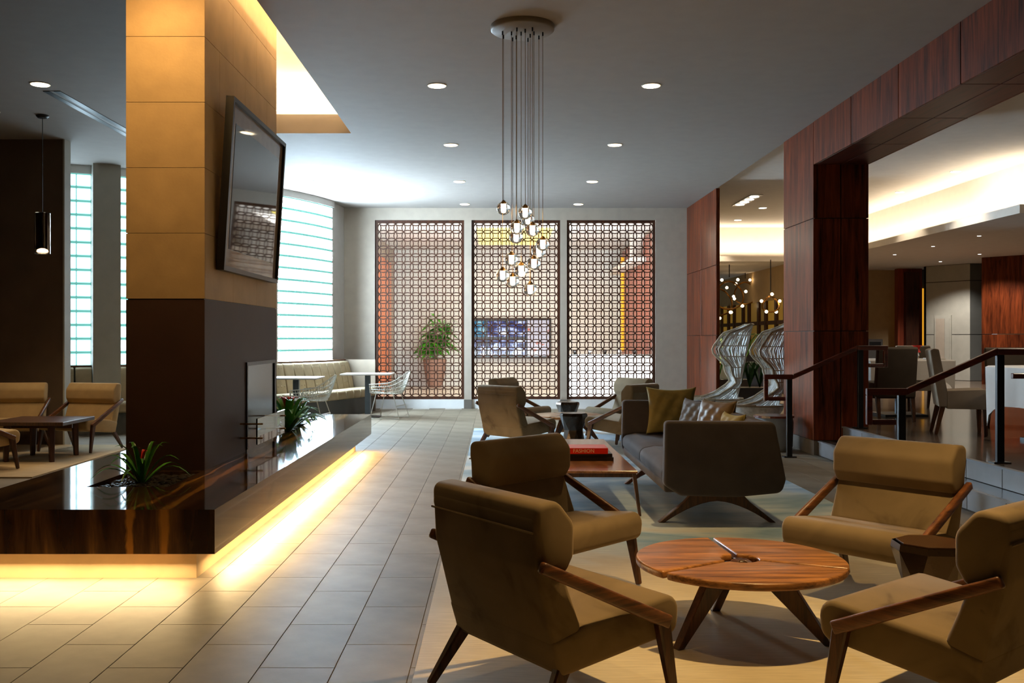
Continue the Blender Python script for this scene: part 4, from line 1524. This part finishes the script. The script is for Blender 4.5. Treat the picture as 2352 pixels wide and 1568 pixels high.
# ring chandeliers of the far restaurant
def molecule(loc, R, n, label, tilt=0.0):
    t = thing('ring_chandelier', label, 'chandelier', loc, 0, 'bulb ring chandeliers')
    MB().tube([(0, 0, SZ - loc[2]), (0, 0, R + .1)], .012, 6).obj('stem', 'black', t)
    MB().tube([(R * math.cos(2 * PI * k / 24), .12 * math.sin(4 * PI * k / 24), R * math.sin(2 * PI * k / 24)) for k in range(24)], .022, 6, closed=True).obj('ring', 'bronze', t)
    for k in range(n):
        a = 2 * PI * (k + .25) / n
        MB().lathe([(.01, -.036), (.032, -.02), (.038, 0), (.032, .02), (.01, .036)], 10, (R * 1.22 * math.cos(a), -.12 * (k % 2), R * 1.22 * math.sin(a))).obj('bulb', 'bulb', t, smooth=True)
    return t
molecule((dpx(1675, 24), 24, 1.36 + 98 / 2260 * 24), .34, 7, 'ring chandelier with glowing bulbs past the peacock chairs')
molecule((dpx(1712, 27), 27, 1.36 + 103 / 2260 * 27), .30, 6, 'smaller ring chandelier near the tan wall wash')
molecule((dpx(1651, 25.5), 25.5, 1.36 + 82 / 2260 * 25.5), .34, 7, 'ring chandelier half hidden by the mahogany pier')
molecule((dpx(1770, 22.5), 22.5, 1.36 + 78 / 2260 * 22.5), .18, 5, 'small bulb chandelier before the dark window mullions')

# ------------------------------------------------------------------ banquette bench along the glass bay
bench = thing('banquette', 'curved tufted banquette bench under the glass block bay', 'bench', (0, 0, 0))
def arcprism(a0, a1, n, rz):
    """sweep a (radius, z) polygon along the bay"""
    mb = MB()
    m = len(rz)
    for i in range(n + 1):
        a = a0 + (a1 - a0) * i / n
        for r, z in rz:
            x, y = gpt(a, r)
            mb.v.append((x, y, z))
    for i in range(n):
        for k in range(m):
            p, q = i * m + k, i * m + (k + 1) % m
            mb.f.append((p, q, q + m, p + m))
    mb.f.append(tuple(range(m)))
    mb.f.append(tuple(n * m + k for k in range(m))[::-1])
    return mb
r0 = GR + 0.08
A0, A1 = -72, -10.5
nsec = 26
for i in range(nsec):
    a, b = A0 + (A1 - A0) * i / nsec + .12, A0 + (A1 - A0) * (i + 1) / nsec - .12
    arcprism(a, b, 5, rpoly([(r0 + .02, .40), (r0 + .02, .94), (r0 + .11, .93), (r0 + .17, .70), (r0 + .22, .45), (r0 + .22, .40)], [0, .02, .05, .03, .02, .01])).obj('back_cushion', 'bench', bench, bevel=.012, seg=2, smooth=True)
    arcprism(a, b, 5, rpoly([(r0 + .02, .30), (r0 + .02, .44), (r0 + .66, .46), (r0 + .67, .30)], [0, .01, .05, .03])).obj('seat_cushion', 'bench', bench, bevel=.012, seg=2, smooth=True)
    if i % 2:
        continue
    # button tufts
    tm = MB()
    for rr, zz in ((r0 + .125, .86), (r0 + .17, .70), (r0 + .20, .56)):
        for j in range(3):
            x, y = gpt(a + (b - a) * (j + .5) / 3, rr - .004)
            tm.lathe([(.002, -.014), (.014, -.006), (.014, .006), (.002, .014)], 6, (x, y, zz))
    tm.obj('button_row', 'bench', bench)
arcprism(A0, A1, 40, [(r0 + .06, 0.0), (r0 + .06, .30), (r0 + .58, .30), (r0 + .58, 0.0)]).obj('plinth_base', 'greydark', bench)
arcprism(A0, A1, 40, [(GR + .055, .945), (GR + .055, .965), (r0 + .05, .965), (r0 + .05, .945)]).obj('cap_rail', 'walnutY', bench)
ea = gpt(A1 + .3, r0 + .02); eb = gpt(A1 + .3, r0 + .62)
MB().bar((*ea, .48), (*eb, .48), .03, .96).obj('end_panel', 'slip', bench)

# cafe tables
def cafe(loc, label, w=.43):
    t = thing('cafe_table', label, 'table', loc, 0, 'pale cafe tables along the banquette')
    MB().box(-w, w, -.36, .36, .725, .75).obj('tabletop', 'tabletop', t, bevel=.003, seg=1)
    MB().box(-.045, .045, -.045, .045, .012, .725).obj('column', 'tcol', t)
    MB().box(-.22, .22, -.20, .20, 0, .012).obj('base_plate', 'black', t)
    return t
cafe((-2.22, 17.0, 0), 'pale square cafe table near the left lattice screen')
cafe((-3.12, 15.35, 0), 'pale square cafe table half hidden by the chimney', .38)

# wire chairs
def wire_chair(loc, rot, label):
    t = thing('wire_chair', label, 'chair', loc, rot, 'pale wire chairs at the banquette')
    # shell: u around from left arm over the back to right arm, v from seat to rim
    def shellpt(u, v):
        a = PI * (u * 1.0) - PI                       # -pi .. 0 : left, back, right
        cx, cy = math.cos(a), math.sin(a)
        rim = .60 + .20 * max(0, -cy) ** 2.2
        z = .42 + (rim - .42) * v
        r = .20 + .10 * v ** .6
        yb = -.02 + (.02 if cy > 0 else 0)
        back = .05 * v * max(0, -cy)
        return Vector((cx * r * 1.0, cy * (r + back) + yb, z))
    rim = [shellpt(k / 24, 1) for k in range(25)]
    f0, f1 = Vector((-.30, .24, .58)), Vector((.30, .24, .58))
    rimline = [f0] + rim + [f1]
    loop = rimline + [Vector((.22, .26, .44)), Vector((-.22, .26, .44))]
    MB().tube(loop, .009, 6, closed=True).obj('rim', 'wire', t, smooth=True)
    wm = MB()
    for k in range(0, 31):
        u = k / 30
        wm.tube([shellpt(u, v / 5) for v in range(6)] , .0048, 4)
    for v in (.15, .4, .7):
        line = [shellpt(k / 24, v) for k in range(25)]
        fl_, fr_ = f0.lerp(Vector((-.22, .26, .44)), 1 - v), f1.lerp(Vector((.22, .26, .44)), 1 - v)
        wm.tube([fl_] + line + [fr_], .006, 4)
    for k in range(8):
        y = -.18 + k * .06
        hw = .20
        wm.tube([(-hw, y, .425), (0, y, .412), (hw, y, .425)], .0048, 4)
    for s in (-1, 1):
        for k in range(7):
            y = -.0 + k * .04
            wm.tube([(s * .20, y, .425), (s * .30, y, .60 - .02 * k / 7)], .0048, 4)
    for k in range(9):
        x = -.18 + k * .045
        wm.tube([(x, -.19, .42), (x, .26, .435)], .0048, 4)
    wm.obj('wire_shell', 'wire', t)
    for s in (-1, 1):
        MB().tube([(s * .20, .16, .42), (s * .25, .25, .01), (s * .25, -.27, .01), (s * .19, -.14, .42)], .0085, 6).obj('sled_leg', 'wire', t)
    MB().tube([(-.228, -.21, .22), (.228, -.21, .22)], .007, 6).obj('stretcher', 'wire', t)
    return t
wire_chair((-1.82, 16.72, 0), heading(-.97, .25), 'pale wire armchair on sled legs before the left lattice screen')
wire_chair((-2.78, 14.85, 0), heading(-.97, .15), 'pale wire armchair behind the bromeliads')

# ------------------------------------------------------------------ peacock chairs
def peacock(loc, rot, label):
    t = thing('peacock_chair', label, 'chair', loc, rot, 'grey rattan peacock chairs')
    z0, z1 = .46, 1.56
    def dep(z):
        k = (z - z0) / (z1 - z0)
        pts = [(0, .50), (.08, .26), (.22, .11), (.40, .22), (.66, .46), (.86, .38), (1.0, .06)]
        for (a, fa), (b, fb) in zip(pts[:-1], pts[1:]):
            if k <= b + 1e-9:
                q = (k - a) / (b - a)
                q = q * q * (3 - 2 * q)
                return fa + (fb - fa) * q
        return .05
    def wid(z):
        k = (z - z0) / (z1 - z0)
        return .30 + .10 * math.sin(PI * min(1, k * .9))
    def P(z, a):
        # a -1..1 around the back
        return Vector((wid(z) * math.sin(a * PI / 2), -.26 - .20 * (z - z0) + dep(z) * (1 - math.cos(a * PI / 2)), z))
    zs_ = [z0 + (z1 - z0) * k / 18 for k in range(19)]
    for s in (-1, 1):
        MB().tube([P(z, s) for z in zs_] + ([P(z1, s * .5), P(z1, 0)]), .016, 7).obj('rim_pole', 'rattan', t, smooth=True)
    sm_ = MB()
    rnd = random.Random(5)
    for k in range(84):
        a = -0.97 + 1.94 * k / 83
        ph = rnd.uniform(0, 6)
        sm_.tube([P(z, max(-.98, min(.98, a + .035 * math.sin(ph + z * 7)))) + Vector((0, rnd.uniform(-.006, .006), 0)) for z in zs_[::2]], .0075, 4)
    o = sm_.obj('strands', 'strand', t)
    for k in range(1, 7):
        z = z0 + (z1 - z0) * k / 7
        MB().tube([P(z, a / 6) for a in range(-6, 7)], .0085, 5).obj('hoop', 'rattan', t)
    # seat tub
    MB().lathe([(.30, .30), (.36, .38), (.38, .44), (.36, .455), (.30, .41), (.02, .40)], 28, (0, .05, 0), capt=True).obj('seat', 'strand', t, smooth=True)
    MB().tube([(.385 * math.cos(2 * PI * k / 28), .05 + .40 * math.sin(2 * PI * k / 28), .455) for k in range(28)], .013, 6, closed=True).obj('seat_rim', 'rattan', t)
    MB().tube([(.42 * math.cos(PI * k / 14) , .10 + .50 * math.sin(PI * k / 14), .47) for k in range(15)], .011, 6).obj('arm_hoop', 'rattan', t)
    MB().lathe([(.30, 0), (.24, .10), (.20, .20), (.30, .33)], 24, (0, .05, 0)).obj('base', 'rattan', t, smooth=True)
    return t
peacock((3.34, 14.75, 0), heading(-1, .10), 'tall grey rattan peacock chair nearer the mahogany pier')
peacock((3.56, 13.35, 0), heading(-1, .10), 'tall grey rattan peacock chair beside the mahogany column')
ot = thing('ottoman', 'grey drum ottoman with wooden tray top behind the sofa', 'ottoman', (3.37, 11.95, 0))
MB().lathe([(.19, 0), (.22, .05), (.23, .34), (.22, .40)], 28).obj('body', 'ottoman', ot, smooth=True)
MB().lathe([(.24, .40), (.24, .425)], 28).obj('tray', 'rail', ot)

# planters past the peacock chairs
def spiky(loc, label, h, n, mat='leafdk', box=True, w=.35):
    t = thing('potted_plant', label, 'plant', loc)
    if box:
        MB().box(-w, w, -.2, .2, 0, .5).obj('planter', 'bookdark', t, bevel=.01, seg=1)
    z = .5 if box else 0
    me = leafmesh(h * .6, .03, h * .8, .3).mesh('leaf', smooth=True)
    for k in range(n):
        o = place('leaf', me, mat, t, ((-.5 + (k % 3) * .5) * w, 0, z), k * 2.39)
    return t
spiky((dpx(1722, 17.2), 17.2, 0), 'spiky potted plant in a dark box behind the peacock chairs', .6, 16)
spiky((dpx(1672, 20.7), 20.7, 0.0), 'leafy green plant in a dark box before the far pale counter', 1.3, 26, 'leaf', True, .4)
wcn = thing('counter', 'pale counter with backlit lime glass in the far restaurant', 'counter', (dpx(1662, 21.5), 21.5, 0))
MB().box(-.55, .32, -.3, .3, 0, .78).obj('body', 'white', wcn)
MB().box(-.58, .35, -.33, .33, .78, .82).obj('top', 'walnutX', wcn)
MB().box(-.5, .12, -.02, .02, .82, 1.35).obj('lime_glass', 'lime', wcn)

# ------------------------------------------------------------------ dining furniture
def parsons(loc, rot, label, mat='slip', h=.92):
    t = thing('dining_chair', label, 'chair', loc, rot, 'slipcovered dining chairs')
    W = .24
    MB().prism(rpoly([(-.24, .30), (-.33, h - .02), (-.29, h), (-.24, h - .01), (-.16, .48), (-.16, .30)], [.01, .02, .02, .02, .03, .01]), -W, W, 'X').obj('backrest', mat, t, bevel=.012, seg=2, smooth=True)
    MB().prism(rpoly([(-.16, .28), (-.16, .47), (.24, .49), (.26, .28)], [.005, .01, .04, .01]), -W - .003, W + .003, 'X').obj('seat', mat, t, bevel=.014, seg=2, smooth=True)
    for sx in (-1, 1):
        MB().bar((sx * .21, .21, .29), (sx * .21, .215, 0), .05, .05, .032, .032).obj('leg', 'walnut', t)
        MB().bar((sx * .21, -.20, .31), (sx * .21, -.27, 0), .05, .05, .032, .032).obj('leg', 'walnut', t)
    return t
def dining_table(loc, label, w, d, drop, rot=0):
    t = thing('dining_table', label, 'table', loc, rot, 'white-clothed dining tables')
    MB().tube([(0, 0, .03), (0, 0, .70)], .045, 12).obj('column', 'tcol', t)
    MB().box(-.28, .28, -.28, .28, 0, .03).obj('base_plate', 'black', t)
    MB().box(-w, w, -d, d, .70, .735).obj('tabletop', 'screenwood', t)
    cm = MB()
    n = 14
    pts = []
    per = [(-w, -d), (w, -d), (w, d), (-w, d)]
    ring_t, ring_m, ring_b = [], [], []
    for e in range(4):
        a, b = Vector(per[e]), Vector(per[(e + 1) % 4])
        for k in range(n):
            q = k / n
            p = a.lerp(b, q)
            corner = (abs(q - .5) * 2) ** 5
            out = Vector(p).normalized()
            fold = .02 * math.sin(q * n * 1.7)
            ring_t.append((p.x * 1.01, p.y * 1.01, .75))
            ring_m.append((p.x * 1.015 + out.x * .025, p.y * 1.015 + out.y * .025, .735))
            pb = p + out * (.05 + fold * (1 - corner) - .03 * corner)
            ring_b.append((pb.x, pb.y, .75 - drop * (1 + .55 * corner)))
    N_ = len(ring_t)
    cm.v += ring_t + ring_m + ring_b
    cm.f.append(tuple(range(N_)))
    for r in (0, 1):
        for k in range(N_):
            cm.f.append((r * N_ + k, r * N_ + (k + 1) % N_, (r + 1) * N_ + (k + 1) % N_, (r + 1) * N_ + k))
    c = cm.obj('tablecloth', 'cloth', None, smooth=True, loc=loc, rotz=rot)
    tag(c, 'white cloth draped over the ' + ('farther' if loc[1] > 12 else 'nearer') + ' dining table', 'tablecloth', 'dining tablecloths')
    return t
dining_table((5.35, 13.1, PLZ), 'dining table with white cloth and red flower', .52, .45, .26)
dining_table((5.62, 9.72, PLZ), 'dining table with white cloth beside the near handrail post', .50, .45, .40, .25)
parsons((4.93, 12.35, PLZ), heading(.05, 1), 'dark slipcovered dining chair showing its back behind the handrail', 'slip_dark')
parsons((4.60, 13.35, PLZ), heading(1, .1), 'pale slipcovered dining chair half hidden by the mahogany column', 'slip')
parsons((6.1, 14.2, PLZ), heading(-.1, -1), 'peach-lit slipcovered dining chair across the farther table', 'slip')
parsons((5.0, 10.6, PLZ), heading(.95, -.30), 'slipcovered dining chair with back against the handrail, at the nearer table', 'slip')
parsons((5.15, 8.88, PLZ), heading(.1, 1), 'slipcovered dining chair partly cut by the handrail post', 'slip')
parsons((5.9, 11.2, PLZ), heading(-.2, -1), 'slipcovered dining chair on the far side of the nearer table', 'slip_dark')
fv = thing('flower_vase', 'small vase with red flower on the farther dining table', 'flower', (5.56, 13.0, PLZ + .75))
MB().lathe([(.02, 0), (.03, .04), (.015, .09)], 12).obj('vase', 'glass', fv, smooth=True)
pm = leafmesh(.07, .035, .07, -.2).mesh('petal', smooth=True)
for k in range(8):
    place('petal', pm, 'red', fv, (0, 0, .10), k * PI / 4)
MB().lathe([(.05, 0), (.02, .06)], 6, capb=False, capt=False).obj('flower_heart', 'red', fv, loc=(0, 0, .09))
nk = MB().box(-.12, .12, -.07, .07, 0, .02).obj('napkin', 'cloth', None, bevel=.006, seg=1, loc=(5.72, 12.85, PLZ + .75))
tag(nk, 'folded white napkin on the farther dining table', 'napkin')
nk = MB().prism([(-.06, 0), (.06, 0), (0, .06)], -.10, .10, 'Y').obj('napkin', 'cloth', None, loc=(5.45, 9.6, PLZ + .75))
tag(nk, 'folded tented napkin on the nearer dining table', 'napkin')
bn = thing('waste_bin', 'brushed steel bin against the tan dining wall', 'bin', (dpx(2008, 25.6), 25.7, PLZ))
MB().box(-.2, .2, -.16, .16, 0, 1.0).obj('body', 'steel', bn, bevel=.01, seg=1)
MB().box(-.15, .15, -.165, -.16, .75, .93).obj('flap', 'black', bn)

# ------------------------------------------------------------------ lobby: pot, video wall, counter
pp = thing('potted_palm', 'leafy palm in tall terracotta pot behind the left lattice screen', 'plant', (-1.70, 27.2, 0))
MB().lathe([(.18, 0), (.26, .25), (.33, .76), (.30, .78), (.27, .70)], 28).obj('pot', 'pot', pp, smooth=True)
fm = MB()
rnd = random.Random(11)
for s in range(9):
    a = s * 2.4
    top = Vector((.5 * math.cos(a) * rnd.uniform(.3, 1), .35 * math.sin(a), rnd.uniform(1.2, 2.2)))
    fm.tube([(0, 0, .7), tuple(Vector((0, 0, .7)).lerp(top, .5)), tuple(top)], .012, 5)
    for k in range(34):
        b = rnd.uniform(0, 2 * PI)
        base = Vector((0, 0, .7)).lerp(top, rnd.uniform(.4, 1))
        L = rnd.uniform(.35, .6)
        d = Vector((math.cos(b), math.sin(b), rnd.uniform(-.5, .5)))
        sd_ = d.cross(Vector((0, 0, 1))).normalized() * .055
        tip = base + d * L + Vector((0, 0, -.06))
        mid_ = base + d * L * .5 + Vector((0, 0, .03))
        fm.add([base, mid_ + sd_, tip, mid_ - sd_], [(0, 1, 2, 3)])
o = fm.obj('foliage', 'leaf', pp)
vw = thing('video_wall', 'dark wall of video screens behind the middle lattice screen', 'screens', (.33, 28.05, 1.36 - (776 - 776) / 2260))
vz0, vz1 = 1.36 - 43 / 2260 * 28, 1.36 + 42 / 2260 * 28
vx = [dpx(1084, 28) - .33, dpx(1118, 28) - .33, dpx(1165, 28) - .33, dpx(1211, 28) - .33, dpx(1262, 28) - .33]
vw.location = (.33, 28.05, 0)
MB().box(vx[0] - .05, vx[-1] + .05, 0, .1, vz0 - .05, vz1 + .05).obj('housing', 'blackframe', vw)
blues = [(.35, (0.0, 0.0, 0.02, 1)), (.5, (0.03, 0.05, 0.25, 1)), (.6, (.5, .6, .9, 1)), (.7, (.9, .95, 1, 1))]
teals = [(.3, (0.0, 0.0, 0.02, 1)), (.5, (0.0, 0.16, 0.30, 1)), (.62, (.3, .6, .7, 1)), (.7, (.9, .95, 1, 1))]
pinks = [(.3, (.75, .68, .78, 1)), (.5, (.85, .8, .88, 1)), (.62, (.9, .85, .9, 1)), (.7, (.9, .25, .15, 1))]
for i in range(3):
    for j in range(2):
        zz = vz0 + j * (vz1 - vz0) / 2
        MB().box(vx[i] + .025, vx[i + 1] - .025, -.012, 0, zz + .04, zz + (vz1 - vz0) / 2 - .04).obj('screen', screenmat('video_%d%d' % (i, j), i * 3 + j * 7 + 1, teals if (i == 0 and j) else blues, 1.0), vw)
MB().box(vx[3] + .01, vx[4] - .01, -.012, 0, vz0 + .015, vz1 - .015).obj('screen', screenmat('video_light', 21, pinks, .8), vw)
rc = thing('reception_counter', 'white reception counter behind the right lattice screen', 'counter', (2.55, 22.0, 0))
MB().box(-1.0, .9, -.3, .3, 0, .95).obj('body', 'white', rc)
MB().box(-1.05, .92, -.36, .34, .95, 1.0).obj('top', 'steel', rc)
for k in range(5):
    m = MB().lathe([(.03, 0), (.05, .06), (.045, .10)], 12).obj('cup', 'cloth' if k % 2 else 'bookdark', None, loc=(1.75 + k * .33, 21.9, 1.0), smooth=True)
    tag(m, 'small %s cup standing on the white reception counter' % ('white' if k % 2 else 'dark'), 'cup', 'white cups on the counter' if k % 2 else 'dark cups on the counter')
